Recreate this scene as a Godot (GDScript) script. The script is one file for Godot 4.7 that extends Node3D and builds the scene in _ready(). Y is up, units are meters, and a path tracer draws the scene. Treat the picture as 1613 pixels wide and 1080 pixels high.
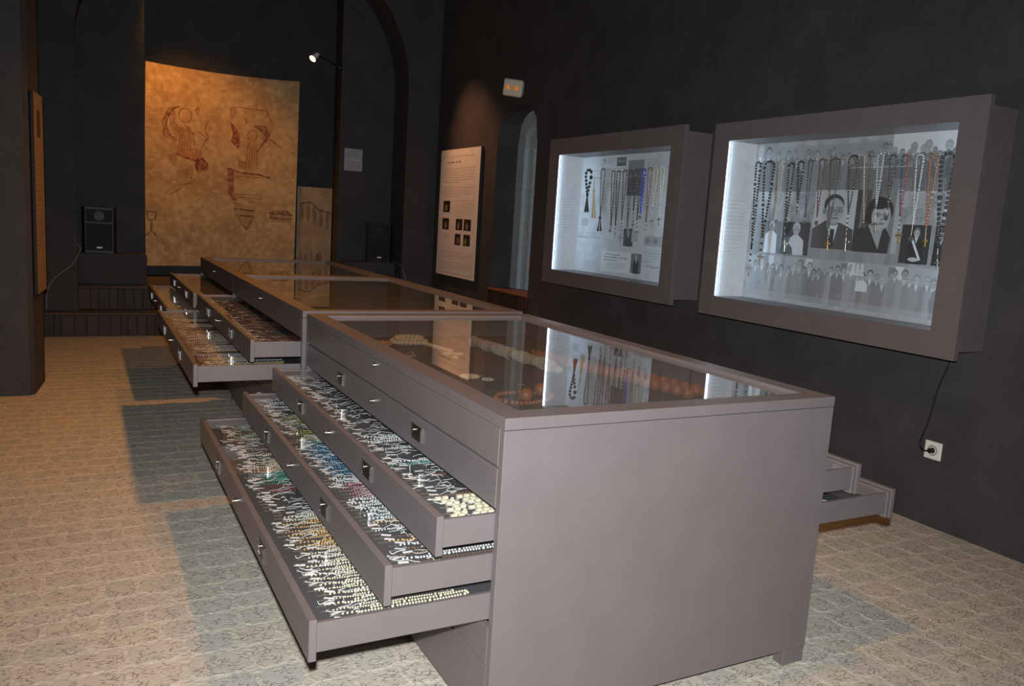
extends Node3D
# A dim exhibition hall in a former church: three taupe drawer cabinets of rosaries,
# two lit wall cases, a fresco banner in the apse, warm ceiling spots and a camera flash.

var M := {}                     # materials by name
var used := {}                  # names taken, per parent
var X := Transform3D()          # transform applied by the shape helpers
var rng := RandomNumberGenerator.new()

const WALL_X := 4.323

func _ready() -> void:
	rng.seed = 7
	make_camera_and_lights()
	make_materials()
	make_shell()
	make_floor()
	make_chancel()
	make_niche()
	make_cabinets()
	make_display_cases()
	make_wall_things()
	make_case_contents()
	make_drawer_rosaries()

# ------------------------------------------------------------------ camera and light
func make_camera_and_lights() -> void:
	var cam := Camera3D.new()
	cam.name = "camera"
	cam.fov = 45.98
	cam.near = 0.05
	cam.far = 60.0
	cam.transform = Transform3D(Basis(Vector3.UP, -0.4928) * Basis(Vector3.RIGHT, -0.1492) * Basis(Vector3.BACK, 0.0624), Vector3(0, 1.6, 0))
	add_child(cam)
	cam.current = true
	var we := WorldEnvironment.new()
	we.name = "world_environment"
	var env := Environment.new()
	env.background_mode = Environment.BG_COLOR
	env.background_color = Color(0.0, 0.0, 0.0)
	env.tonemap_mode = Environment.TONE_MAPPER_LINEAR
	env.tonemap_exposure = 1.0
	env.sdfgi_enabled = true
	env.ssao_enabled = true
	env.ssil_enabled = true
	we.environment = env
	add_child(we)
	# the photographer's flash, a hand above the lens
	var fl := SpotLight3D.new()
	fl.name = "camera_flash"
	fl.transform = Transform3D(cam.transform.basis, Vector3(-0.02, 1.73, 0.02))
	fl.light_color = Color(0.98, 0.99, 1.0)
	fl.light_energy = 19.5
	fl.light_size = 0.02
	fl.spot_angle = 54.0
	fl.spot_angle_attenuation = 1.0
	fl.spot_range = 40.0
	fl.spot_attenuation = 2.0
	fl.shadow_enabled = true
	add_child(fl)

const WARM := Color(1.0, 0.66, 0.27)

func spot(at: Vector3, aim: Vector3, energy: float, angle: float, size := 0.03, soft := 0.8, tint := WARM) -> void:
	var s := SpotLight3D.new()
	s.name = "spot_beam"
	s.light_color = tint
	s.light_energy = energy
	s.spot_angle = angle
	s.spot_angle_attenuation = soft
	s.spot_range = 30.0
	s.spot_attenuation = 2.0
	s.light_size = size
	s.shadow_enabled = true
	s.position = at
	add_child(s, true)
	var up := Vector3.UP if absf((aim - at).normalized().y) < 0.99 else Vector3.RIGHT
	s.look_at_from_position(at, aim, up)

# ------------------------------------------------------------------ names and metas
func put(o: Node, called: String, parent: Node) -> void:
	var key := str(parent.get_instance_id()) + called
	var n: int = used.get(key, 0)
	used[key] = n + 1
	o.name = called if n == 0 else "%s_%03d" % [called, n]
	parent.add_child(o, true)

func thing(called: String, label: String, category: String, at := Vector3.ZERO, turn := 0.0, group := "") -> Node3D:
	var o := Node3D.new()
	put(o, called, self)
	o.position = at
	o.rotation.y = turn
	tag(o, label, category, group)
	return o

func tag(o: Node, label: String, category: String, group := "") -> void:
	o.set_meta("label", label)
	o.set_meta("category", category)
	if group != "":
		o.set_meta("group", group)

func build(st: SurfaceTool, called: String, mat: Material, parent: Node = self) -> MeshInstance3D:
	return inst(st.commit(), called, mat, parent)

func inst(mesh: Mesh, called: String, mat: Material, parent: Node = self) -> MeshInstance3D:
	var o := MeshInstance3D.new()
	o.mesh = mesh
	o.material_override = mat
	put(o, called, parent)
	return o

func struct(st: SurfaceTool, called: String, mat: Material) -> MeshInstance3D:
	var o := build(st, called, mat, self)
	o.set_meta("kind", "structure")
	return o

# ------------------------------------------------------------------ shapes
func mb() -> SurfaceTool:
	var st := SurfaceTool.new()
	st.begin(Mesh.PRIMITIVE_TRIANGLES)
	X = Transform3D()
	return st

func vert(st: SurfaceTool, p: Vector3, n: Vector3, uv := Vector2.ZERO) -> void:
	st.set_normal((X.basis * n).normalized())
	st.set_uv(uv)
	st.add_vertex(X * p)

func tri_s(st: SurfaceTool, a: Vector3, na: Vector3, b: Vector3, nb: Vector3, c: Vector3, nc: Vector3) -> void:
	if (b - a).cross(c - a).dot(na + nb + nc) > 0.0:
		vert(st, a, na)
		vert(st, c, nc)
		vert(st, b, nb)
	else:
		vert(st, a, na)
		vert(st, b, nb)
		vert(st, c, nc)

func tri(st: SurfaceTool, a: Vector3, b: Vector3, c: Vector3, n: Vector3) -> void:
	tri_s(st, a, n, b, n, c, n)

func quad(st: SurfaceTool, a: Vector3, b: Vector3, c: Vector3, d: Vector3, n: Vector3) -> void:
	tri(st, a, b, c, n)
	tri(st, a, c, d, n)

# a picture: a rectangle with texture coordinates, tl = its top left corner as seen
func pic(st: SurfaceTool, tl: Vector3, right: Vector3, down: Vector3) -> void:
	var n := down.cross(right).normalized()
	var p := [tl, tl + right, tl + right + down, tl + down]
	var t := [Vector2(0, 0), Vector2(1, 0), Vector2(1, 1), Vector2(0, 1)]
	for k in [0, 1, 2, 0, 2, 3]:
		vert(st, p[k], n, t[k])

# box with chamfered edges
func box(st: SurfaceTool, lo: Vector3, hi: Vector3, e := 0.002) -> void:
	var c := (lo + hi) * 0.5
	var h := (hi - lo) * 0.5
	e = minf(e, minf(h.x, minf(h.y, h.z)) * 0.6)
	for ax in 3:
		var b := (ax + 1) % 3
		var d := (ax + 2) % 3
		for s in [-1.0, 1.0]:
			var n := Vector3.ZERO
			n[ax] = s
			var q := []
			for k in [[-1, -1], [1, -1], [1, 1], [-1, 1]]:
				var p := c
				p[ax] += s * h[ax]
				p[b] += k[0] * (h[b] - e)
				p[d] += k[1] * (h[d] - e)
				q.append(p)
			quad(st, q[0], q[1], q[2], q[3], n)
	if e <= 0.0:
		return
	for ax in 3:                       # twelve edges
		var b := (ax + 1) % 3
		var d := (ax + 2) % 3
		for sb in [-1.0, 1.0]:
			for sd in [-1.0, 1.0]:
				var n := Vector3.ZERO
				n[b] = sb
				n[d] = sd
				n = n.normalized()
				var q := []
				for k in [[-1, 0], [1, 0], [1, 1], [-1, 1]]:
					var p := c
					p[ax] += k[0] * (h[ax] - e)
					p[b] += sb * (h[b] - (e if k[1] == 1 else 0.0))
					p[d] += sd * (h[d] - (e if k[1] == 0 else 0.0))
					q.append(p)
				quad(st, q[0], q[1], q[2], q[3], n)
	for sx in [-1.0, 1.0]:
		for sy in [-1.0, 1.0]:
			for sz in [-1.0, 1.0]:
				var sg := Vector3(sx, sy, sz)
				var px := c + sg * Vector3(h.x, h.y - e, h.z - e)
				var py := c + sg * Vector3(h.x - e, h.y, h.z - e)
				var pz := c + sg * Vector3(h.x - e, h.y - e, h.z)
				tri(st, px, py, pz, sg.normalized())

func ball(st: SurfaceTool, c: Vector3, r: float, lat := 4, lon := 6, stretch := Vector3.ONE) -> void:
	for i in lat:
		var t0 := PI * i / lat
		var t1 := PI * (i + 1) / lat
		for j in lon:
			var f0 := TAU * j / lon
			var f1 := TAU * (j + 1) / lon
			var n := [dir(t0, f0), dir(t1, f0), dir(t1, f1), dir(t0, f1)]
			var p := []
			for k in 4:
				p.append(c + n[k] * stretch * r)
			if i < lat - 1:
				tri_s(st, p[0], n[0], p[1], n[1], p[2], n[2])
			if i > 0:
				tri_s(st, p[0], n[0], p[2], n[2], p[3], n[3])

func dir(t: float, f: float) -> Vector3:
	return Vector3(sin(t) * cos(f), cos(t), sin(t) * sin(f))

# round bar from a to b, closed
func bar(st: SurfaceTool, a: Vector3, b: Vector3, r0: float, r1: float, n := 10, caps := true) -> void:
	var z := (b - a).normalized()
	var u := z.cross(Vector3.UP if absf(z.y) < 0.9 else Vector3.RIGHT).normalized()
	var v := z.cross(u)
	for k in n:
		var d0 := u * cos(TAU * k / n) + v * sin(TAU * k / n)
		var d1 := u * cos(TAU * (k + 1) / n) + v * sin(TAU * (k + 1) / n)
		tri_s(st, a + d0 * r0, d0, a + d1 * r0, d1, b + d1 * r1, d1)
		tri_s(st, a + d0 * r0, d0, b + d1 * r1, d1, b + d0 * r1, d0)
		if caps:
			tri(st, a, a + d0 * r0, a + d1 * r0, -z)
			tri(st, b, b + d0 * r1, b + d1 * r1, z)

func tube(st: SurfaceTool, pts: Array, r: float, n := 6) -> void:
	var rings := []
	var u := Vector3.ZERO
	for k in pts.size():
		var p: Vector3 = pts[k]
		var t: Vector3 = (pts[mini(k + 1, pts.size() - 1)] - pts[maxi(k - 1, 0)]).normalized()
		if u == Vector3.ZERO:
			u = t.cross(Vector3.UP if absf(t.y) < 0.9 else Vector3.RIGHT).normalized()
		u = (u - t * u.dot(t)).normalized()
		var v := t.cross(u)
		var ring := []
		for j in n:
			var d := u * cos(TAU * j / n) + v * sin(TAU * j / n)
			ring.append([p + d * r, d])
		rings.append(ring)
	for k in rings.size() - 1:
		for j in n:
			var a: Array = rings[k][j]
			var b: Array = rings[k][(j + 1) % n]
			var c: Array = rings[k + 1][(j + 1) % n]
			var d: Array = rings[k + 1][j]
			tri_s(st, a[0], a[1], b[0], b[1], c[0], c[1])
			tri_s(st, a[0], a[1], c[0], c[1], d[0], d[1])

func smooth(pts: Array, steps := 6) -> Array:
	var out := []
	for k in pts.size() - 1:
		var p0: Vector3 = pts[maxi(k - 1, 0)]
		var p1: Vector3 = pts[k]
		var p2: Vector3 = pts[k + 1]
		var p3: Vector3 = pts[mini(k + 2, pts.size() - 1)]
		for j in steps:
			out.append(p1.cubic_interpolate(p2, p0, p3, float(j) / steps))
	out.append(pts[-1])
	return out

# upright prism over a footprint given as (x, z) points
func prism(st: SurfaceTool, foot: Array, y0: float, y1: float) -> void:
	var pc := PackedVector2Array(foot)
	var mid := Vector2.ZERO
	for p in foot:
		mid += p / foot.size()
	for k in foot.size():
		var a: Vector2 = foot[k]
		var b: Vector2 = foot[(k + 1) % foot.size()]
		var n2 := (b - a).orthogonal().normalized()
		if n2.dot((a + b) * 0.5 - mid) < 0.0:
			n2 = -n2
		quad(st, Vector3(a.x, y0, a.y), Vector3(b.x, y0, b.y), Vector3(b.x, y1, b.y), Vector3(a.x, y1, a.y), Vector3(n2.x, 0, n2.y))
	var ids := Geometry2D.triangulate_polygon(pc)
	for k in range(0, ids.size(), 3):
		var a: Vector2 = foot[ids[k]]
		var b: Vector2 = foot[ids[k + 1]]
		var c: Vector2 = foot[ids[k + 2]]
		tri(st, Vector3(a.x, y1, a.y), Vector3(b.x, y1, b.y), Vector3(c.x, y1, c.y), Vector3.UP)
		tri(st, Vector3(a.x, y0, a.y), Vector3(b.x, y0, b.y), Vector3(c.x, y0, c.y), Vector3.DOWN)

# ------------------------------------------------------------------ materials
func noise(freq: float, octaves := 4, sd := 1, kind := FastNoiseLite.TYPE_SIMPLEX_SMOOTH) -> FastNoiseLite:
	var n := FastNoiseLite.new()
	n.noise_type = kind
	n.seed = sd
	n.frequency = freq
	n.fractal_octaves = octaves
	return n

func tex(img: Image) -> ImageTexture:
	img.generate_mipmaps()
	return ImageTexture.create_from_image(img)

func plain(col: Color, rough: float, metal := 0.0, spec := 0.5) -> StandardMaterial3D:
	var m := StandardMaterial3D.new()
	m.albedo_color = col
	m.roughness = rough
	m.metallic = metal
	m.metallic_specular = spec
	return m

# colour between two tones by a noise, laid over the world from three sides
func mottled(a: Color, b: Color, rough: float, size: float, freq := 0.02, bump := 0.0, sd := 1, octaves := 5, bump_freq := 0.06) -> StandardMaterial3D:
	var m := plain(Color.WHITE, rough)
	var n := 256
	var src := noise(freq, octaves, sd).get_seamless_image(n, n)
	var img := Image.create(n, n, false, Image.FORMAT_RGB8)
	for y in n:
		for x in n:
			img.set_pixel(x, y, a.lerp(b, src.get_pixel(x, y).r))
	m.albedo_texture = tex(img)
	m.uv1_triplanar = true
	m.uv1_world_triplanar = true
	m.uv1_scale = Vector3.ONE / size
	if bump > 0.0:
		var h := noise(bump_freq, 4, sd + 5).get_seamless_image(n, n)
		h.bump_map_to_normal_map(bump)
		m.normal_enabled = true
		m.normal_texture = tex(h)
	return m

func printed(img: Image, rough := 0.6) -> StandardMaterial3D:
	var m := plain(Color.WHITE, rough)
	m.albedo_texture = tex(img)
	return m

func glow(col: Color, energy: float) -> StandardMaterial3D:
	var m := plain(col, 0.5)
	m.emission_enabled = true
	m.emission = col
	m.emission_energy_multiplier = energy
	return m

func stone_material(base: Color, dark: Color, sd: int) -> StandardMaterial3D:
	var m := plain(Color.WHITE, 0.85)
	var n := 512
	var wide := noise(0.012, 4, sd).get_seamless_image(n, n)
	var vein := noise(0.016, 3, sd + 1)
	vein.fractal_type = FastNoiseLite.FRACTAL_RIDGED
	var vi := vein.get_seamless_image(n, n)
	var fine := noise(0.09, 3, sd + 2).get_seamless_image(n, n)
	var img := Image.create(n, n, false, Image.FORMAT_RGB8)
	var hi := Image.create(n, n, false, Image.FORMAT_L8)
	for y in n:
		for x in n:
			var v := vi.get_pixel(x, (y * 2) % n).r
			var f := fine.get_pixel(x, y).r
			var w := wide.get_pixel(x, y).r
			var k := smoothstep(0.52, 0.92, v * 0.74 + f * 0.32) * smoothstep(0.2, 0.62, w)
			var col := base.lerp(dark, clampf(k * 0.64 + (0.5 - w) * 0.14 + (f - 0.5) * 0.22, 0.0, 1.0))
			img.set_pixel(x, y, col)
			hi.set_pixel(x, y, Color(1, 1, 1) * clampf(1.0 - k * 0.8 - (1.0 - f) * 0.3, 0.0, 1.0))
	m.albedo_texture = tex(img)
	hi.bump_map_to_normal_map(3.0)
	m.normal_enabled = true
	m.normal_texture = tex(hi)
	m.normal_scale = 0.7
	m.uv1_triplanar = true
	m.uv1_world_triplanar = true
	m.uv1_scale = Vector3.ONE / 0.44
	return m

func wood_material(a: Color, b: Color, sd: int, rough := 0.6) -> StandardMaterial3D:
	var m := plain(Color.WHITE, rough)
	var n := 256
	var src := noise(0.03, 4, sd).get_seamless_image(n, n)
	var img := Image.create(n, n, false, Image.FORMAT_RGB8)
	for y in n:
		for x in n:
			var g := src.get_pixel((x * 5) % n, (y / 2) % n).r
			img.set_pixel(x, y, a.lerp(b, g))
	m.albedo_texture = tex(img)
	m.uv1_triplanar = true
	m.uv1_world_triplanar = true
	m.uv1_scale = Vector3.ONE / 0.5
	return m

func make_materials() -> void:
	M.taupe = mottled(Color8(104, 96, 96), Color8(109, 101, 101), 0.42, 1.3, 0.02, 0.0, 3, 4, 0.2)
	M.wall = mottled(Color8(53, 51, 51), Color8(66, 63, 63), 0.75, 1.7, 0.012, 0.5, 11)
	M.joint = mottled(Color8(206, 198, 182), Color8(196, 188, 171), 0.9, 0.5, 0.03, 2.0, 21)
	M.stone = [stone_material(Color8(203, 195, 179), Color8(78, 74, 69), 31), stone_material(Color8(197, 190, 176), Color8(74, 71, 68), 41), stone_material(Color8(205, 195, 177), Color8(82, 76, 70), 51)]
	M.step = mottled(Color8(92, 82, 72), Color8(70, 62, 56), 0.8, 0.6, 0.03, 2.0, 61)
	M.plank = [wood_material(Color8(62, 37, 25), Color8(32, 20, 14), 71), wood_material(Color8(80, 48, 31), Color8(44, 27, 18), 72), wood_material(Color8(46, 30, 22), Color8(26, 17, 13), 73)]
	M.sill = wood_material(Color8(140, 90, 55), Color8(96, 60, 38), 74, 0.5)
	M.chrome = plain(Color8(205, 203, 200), 0.24, 1.0)
	M.pit = plain(Color8(30, 26, 24), 0.35)
	M.dark_gap = plain(Color8(40, 36, 35), 0.8)
	M.cloth = mottled(Color8(36, 37, 42), Color8(50, 51, 56), 0.9, 0.2, 0.05, 0.0, 81)
	M.brown_cloth = mottled(Color8(56, 44, 37), Color8(47, 37, 31), 0.92, 0.25, 0.05, 0.0, 82)
	M.black_plastic = plain(Color8(14, 14, 15), 0.5)
	M.grille = plain(Color8(8, 8, 9), 0.7)
	M.cable = plain(Color8(22, 22, 23), 0.5)
	M.grey_cable = plain(Color8(120, 118, 114), 0.5)
	M.white_plastic = plain(Color8(226, 224, 214), 0.4)
	M.cream_plastic = plain(Color8(222, 208, 188), 0.45)
	M.case_white = plain(Color8(206, 212, 216), 0.7)
	M.blue_paint = mottled(Color8(178, 188, 192), Color8(162, 172, 177), 0.3, 0.8, 0.02, 0.8, 91)
	M.paper = plain(Color8(224, 226, 224), 0.8)
	M.glass = StandardMaterial3D.new()
	M.glass.albedo_color = Color(0.97, 0.99, 0.98, 0.04)
	M.glass.transparency = BaseMaterial3D.TRANSPARENCY_ALPHA
	M.glass.roughness = 0.0
	M.glass.metallic_specular = 0.5
	M.led = glow(Color8(206, 226, 255), 5.0)
	M.bulb = glow(Color8(255, 226, 160), 14.0)
	M.amber = glow(Color8(255, 150, 50), 0.3)
	M.silver = plain(Color8(190, 186, 178), 0.3, 0.9)
	M.bead = {
		"ivory": plain(Color8(212, 205, 174), 0.35), "cream": plain(Color8(214, 196, 158), 0.4), "amber": plain(Color8(200, 156, 88), 0.25),
		"black": plain(Color8(24, 22, 22), 0.22), "wine": plain(Color8(104, 34, 34), 0.25), "green": plain(Color8(40, 128, 96), 0.22),
		"teal": plain(Color8(92, 154, 146), 0.22), "orange": plain(Color8(190, 138, 78), 0.35), "olive": plain(Color8(118, 112, 76), 0.3),
		"brown": plain(Color8(104, 68, 44), 0.3), "pearl": plain(Color8(186, 196, 198), 0.2), "pink": plain(Color8(206, 124, 134), 0.25),
		"blue": plain(Color8(56, 128, 168), 0.2), "lime": plain(Color8(164, 166, 80), 0.25), "clear": plain(Color8(206, 208, 204), 0.15),
		"dark_silver": plain(Color8(70, 68, 68), 0.2, 0.6), "wood": mottled(Color8(164, 100, 58), Color8(128, 73, 40), 0.5, 0.05, 0.03, 0.0, 93),
		"shell": plain(Color8(186, 180, 162), 0.35), "navy": plain(Color8(30, 44, 92), 0.25), "cobalt": plain(Color8(44, 78, 196), 0.25),
		"red": plain(Color8(170, 44, 38), 0.3), "gold": plain(Color8(206, 160, 62), 0.3, 0.8), "bone": plain(Color8(216, 200, 168), 0.4)}

# ------------------------------------------------------------------ the hall
func make_shell() -> void:
	var st := mb()
	# right wall, around the arched niche (z -8.72 .. -7.76, from y 0.79 up)
	var x0 := WALL_X
	var x1 := 5.0
	box(st, Vector3(x0, -0.1, -7.76), Vector3(x1, 5.4, 3.2), 0.0)
	box(st, Vector3(x0, -0.1, -11.2), Vector3(x1, 5.4, -8.72), 0.0)
	box(st, Vector3(x0, -0.1, -8.72), Vector3(x1, 0.78, -7.76), 0.0)
	var n := 18
	for k in n:
		var a := arch_point(float(k) / n)
		var b := arch_point(float(k + 1) / n)
		quad(st, Vector3(x0, a.y, a.x), Vector3(x0, b.y, b.x), Vector3(x0, 5.4, b.x), Vector3(x0, 5.4, a.x), Vector3.LEFT)
		var nn := Vector3(0, -(b.x - a.x), (b.y - a.y)).normalized()
		quad(st, Vector3(x0, a.y, a.x), Vector3(x0, b.y, b.x), Vector3(x1, b.y, b.x), Vector3(x1, a.y, a.x), nn)
	quad(st, Vector3(x1, 0.7, -8.8), Vector3(x1, 0.7, -7.7), Vector3(x1, 3.2, -7.7), Vector3(x1, 3.2, -8.8), Vector3.LEFT)
	struct(st, "wall_right", M.wall)
	st = mb()
	box(st, Vector3(-3.6, -0.1, -13.2), Vector3(-3.2, 5.4, 3.2), 0.0)
	struct(st, "wall_left", M.wall)
	st = mb()
	box(st, Vector3(-3.6, -0.1, 3.0), Vector3(5.0, 5.4, 3.4), 0.0)
	struct(st, "wall_front", M.wall)
	st = mb()
	box(st, Vector3(-3.6, 5.2, -13.2), Vector3(5.0, 5.6, 3.4), 0.0)
	struct(st, "ceiling", M.wall)
	# square pillar on the left
	st = mb()
	prism(st, [Vector2(-2.4, -7.3), Vector2(-0.385, -7.3), Vector2(-0.350, -7.335), Vector2(-0.300, -7.85), Vector2(-0.34, -8.25), Vector2(-2.4, -8.25)], 0.0, 5.2)
	var p := struct(st, "wall_pillar", M.wall)
	p.set_meta("label", "dark painted pillar at the left edge")

# the outline of the niche head: t runs 0..1 from the far jamb to the near one -> (z, y)
func arch_point(t: float) -> Vector2:
	var s := t * 2.0 - 1.0
	return Vector2(-8.24 + s * 0.48, 2.45 + 0.43 * pow(maxf(0.0, 1.0 - pow(absf(s), 2.7)), 1.0 / 2.7))

func make_floor() -> void:
	var st := mb()
	box(st, Vector3(-3.6, -0.2, -11.2), Vector3(5.0, -0.0022, 3.4), 0.0)
	var fl := struct(st, "floor", M.joint)
	var list := []
	var z := -0.6
	var cam := Transform3D(Basis(Vector3.UP, -0.4928) * Basis(Vector3.RIGHT, -0.1492) * Basis(Vector3.BACK, 0.0624), Vector3(0, 1.6, 0)).affine_inverse()
	while z > -10.45:
		var d := rng.randf_range(0.125, 0.172)
		var x := -2.2 + rng.randf_range(-0.2, 0.0)
		while x < 4.3:
			var w := rng.randf_range(0.11, 0.21)
			if rng.randf() < 0.12:
				w *= 1.3
			var c := Vector3(x + w * 0.5, 0, z - d * 0.5)
			var v := cam * c
			var seen := v.z < -0.5 and absf(v.x / -v.z) < 0.68 and absf(v.y / -v.z) < 0.47
			if c.x > 1.09 and c.x < 2.4 and c.z < -2.05 and c.z > -8.85:
				seen = false
			if c.x > 2.4 and c.z < -4.0:
				seen = false
			if c.x < 4.31:
				list.append([(c - Vector3(0, 1.6, 0)).length() if seen else 1000.0 + c.length(), x, minf(x + w, 4.33), z, z - d])
			x += w
		z -= d
	list.sort_custom(func(p, q): return p[0] < q[0])
	var rest := []
	for k in 3:
		rest.append(mb())
	for k in list.size():
		var s: Array = list[k]
		var kind := rng.randi() % 3
		if k < 300:
			st = mb()
			cobble(st, s[1], s[2], s[3], s[4])
			build(st, "paving_stone", M.stone[kind], fl)
		else:
			cobble(rest[kind], s[1], s[2], s[3], s[4])
	for k in 3:
		var o := build(rest[k], "far_paving", M.stone[k], fl)
		o.set_meta("kind", "stuff")

func cobble(st: SurfaceTool, xa: float, xb: float, za: float, zb: float) -> void:
	var g := rng.randf_range(0.004, 0.010)
	var ring := []
	var hw := (xb - xa) * 0.5 - g
	var hd := (za - zb) * 0.5 - g
	var c := Vector3((xa + xb) * 0.5, 0, (za + zb) * 0.5)
	for k in 16:
		var a := TAU * (k + 0.5) / 16
		var q := Vector2(cos(a), sin(a))
		var f := pow(pow(absf(q.x), 9.0) + pow(absf(q.y), 9.0), -1.0 / 9.0)
		ring.append(Vector2(q.x * f * hw + rng.randf_range(-1, 1) * 0.006, q.y * f * hd + rng.randf_range(-1, 1) * 0.005))
	var top := rng.randf_range(-0.0006, 0.0006)
	var tilt := Vector2(rng.randf_range(-1, 1), rng.randf_range(-1, 1)) * 0.003
	for k in 16:
		var a: Vector2 = ring[k]
		var b: Vector2 = ring[(k + 1) % 16]
		var ta := c + Vector3(a.x * 0.94, top + a.dot(tilt), a.y * 0.94)
		var tb := c + Vector3(b.x * 0.94, top + b.dot(tilt), b.y * 0.94)
		tri(st, c + Vector3(0, top, 0), ta, tb, Vector3.UP)
		var m := (a + b).normalized()
		quad(st, ta, tb, c + Vector3(b.x, -0.003, b.y), c + Vector3(a.x, -0.003, a.y), Vector3(m.x * 0.35, 1.0, m.y * 0.35).normalized())

func make_chancel() -> void:
	# chancel arch: two jambs and the arched wall above them
	var st := mb()
	var za := -10.55
	var zb := -11.1
	box(st, Vector3(-3.4, -0.1, zb), Vector3(-0.054, 5.3, za), 0.0)
	box(st, Vector3(3.87, -0.1, zb), Vector3(4.4, 5.3, za), 0.0)
	var n := 24
	for k in n:
		var a := -PI + PI * k / n
		var b := -PI + PI * (k + 1) / n
		var p := Vector3(1.908 + 1.962 * cos(a), 3.3 - 1.72 * sin(a), za)
		var q := Vector3(1.908 + 1.962 * cos(b), 3.3 - 1.72 * sin(b), za)
		quad(st, p, q, Vector3(q.x, 5.3, za), Vector3(p.x, 5.3, za), Vector3.BACK)
		quad(st, p, q, Vector3(q.x, q.y, zb), Vector3(p.x, p.y, zb), Vector3((1.908 - p.x), 3.3 - p.y, 0).normalized())
	struct(st, "wall_chancel", M.wall)
	# inner piers beside the apse
	st = mb()
	prism(st, [Vector2(-0.6, -11.1), Vector2(0.694, -11.1), Vector2(0.66, -12.4), Vector2(-0.6, -12.4)], 0.0, 5.3)
	struct(st, "wall_apse_left", M.wall)
	st = mb()
	prism(st, [Vector2(3.115, -11.1), Vector2(4.4, -11.1), Vector2(4.4, -12.4), Vector2(3.38, -12.4)], 0.0, 5.3)
	struct(st, "wall_apse_right", M.wall)
	st = mb()
	box(st, Vector3(-0.6, 0.0, -12.8), Vector3(4.4, 5.4, -12.38), 0.0)
	struct(st, "wall_back", M.wall)
	# ledges the loudspeakers stand on
	st = mb()
	box(st, Vector3(-0.06, 0.55, -11.12), Vector3(0.690, 0.925, -10.79), 0.012)
	struct(st, "trim_1", M.wall)
	st = mb()
	box(st, Vector3(3.14, 0.55, -11.12), Vector3(3.868, 0.925, -10.79), 0.012)
	struct(st, "trim_2", M.wall)
	# two steps up, faced with upright boards
	var levels := [[-10.34, 0.0, 0.272, "lower step of dark upright boards at the foot of the apse"], [-10.66, 0.272, 0.55, "upper step of dark upright boards below the loudspeaker ledge"]]
	for lv in levels:
		var low: bool = lv[1] == 0.0
		var s := Node3D.new()
		put(s, "step", self)
		s.position = Vector3(0, lv[1], lv[0])
		s.set_meta("kind", "structure")
		s.set_meta("label", lv[3])
		var xa := -1.2 if low else -0.052
		var xb := 4.32 if low else 3.868
		var h: float = lv[2] - lv[1]
		var zb2: float = (-10.548 if low else -11.09) - lv[0]
		st = mb()
		box(st, Vector3(xa, -0.004 if low else 0.0, zb2), Vector3(xb, h - 0.035, -0.03), 0.0)
		if low:
			box(st, Vector3(-0.052, 0.0, -11.09 - lv[0]), Vector3(3.868, h - 0.001, zb2), 0.0)
		else:
			box(st, Vector3(0.70, -0.27, -12.37 - lv[0]), Vector3(3.11, h, zb2), 0.0)
		build(st, "core", M.step, s)
		st = mb()
		box(st, Vector3(xa, h - 0.035, zb2), Vector3(xb, h, 0.015), 0.01)
		build(st, "tread", M.step, s)
		var x := xa
		while x < xb - 0.04:
			var w := rng.randf_range(0.07, 0.13)
			st = mb()
			box(st, Vector3(x, 0.0, -0.03), Vector3(minf(x + w - 0.006, xb), h - 0.035, -rng.randf_range(0.0, 0.008)), 0.004)
			build(st, "board", M.plank[rng.randi() % 3], s)
			x += w

func make_niche() -> void:
	var w := Node3D.new()
	put(w, "window_1", self)
	w.set_meta("kind", "structure")
	w.set_meta("label", "pale blue-grey arched shutter deep in the wall niche")
	# arched frame: a ring of boards, then the leaf behind it
	var xf := 4.60
	var st := mb()
	var n := 18
	var outer := [Vector2(-8.72, 0.80)]
	for k in n + 1:
		outer.append(arch_point(float(k) / n))
	outer.append(Vector2(-7.76, 0.80))
	var mid := Vector2(-8.24, 2.2)
	for layer in [[xf, 0.0, 0.17], [xf + 0.05, 0.14, 0.30]]:
		for k in outer.size() - 1:
			var q := []
			for j in [k, k + 1]:
				for f in [layer[1], layer[2]]:
					var o: Vector2 = outer[j]
					var s := Vector2(clampf((mid.x - o.x) * 3.0, -1, 1), -1.0 if o.y > 2.5 else 0.0)
					if o.y > 2.5:
						s = (Vector2(mid.x, 2.35) - o).normalized()
					else:
						s = Vector2(signf(mid.x - o.x), 0)
					q.append(o + s * f)
			var xx: float = layer[0]
			quad(st, Vector3(xx, q[0].y, q[0].x), Vector3(xx, q[1].y, q[1].x), Vector3(xx, q[3].y, q[3].x), Vector3(xx, q[2].y, q[2].x), Vector3.LEFT)
			var nn := Vector3(0, (mid.y - q[1].y) if q[1].y > 2.3 else 0.0, mid.x - q[1].x).normalized()
			quad(st, Vector3(xx, q[1].y, q[1].x), Vector3(xx, q[3].y, q[3].x), Vector3(xx + 0.06, q[3].y, q[3].x), Vector3(xx + 0.06, q[1].y, q[1].x), nn)
	build(st, "window_frame", M.blue_paint, w)
	st = mb()
	box(st, Vector3(xf + 0.105, 0.8, -8.70), Vector3(xf + 0.15, 2.86, -8.26), 0.006)
	build(st, "leaf", M.blue_paint, w)
	st = mb()
	box(st, Vector3(xf + 0.105, 0.8, -8.25), Vector3(xf + 0.15, 2.86, -7.78), 0.006)
	build(st, "leaf", M.blue_paint, w)
	st = mb()
	box(st, Vector3(4.30, 0.775, -8.74), Vector3(4.72, 0.80, -7.74), 0.006)
	build(st, "window_sill", M.sill, w)
	var z := -8.72
	while z < -7.80:
		st = mb()
		box(st, Vector3(4.308, 0.62, z), Vector3(4.325, 0.773, z + 0.075), 0.004)
		build(st, "apron_board", M.plank[rng.randi() % 3], w)
		z += 0.08

# ------------------------------------------------------------------ cabinets
const PITCH := 0.125
const FRONT_H := 0.121

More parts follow.
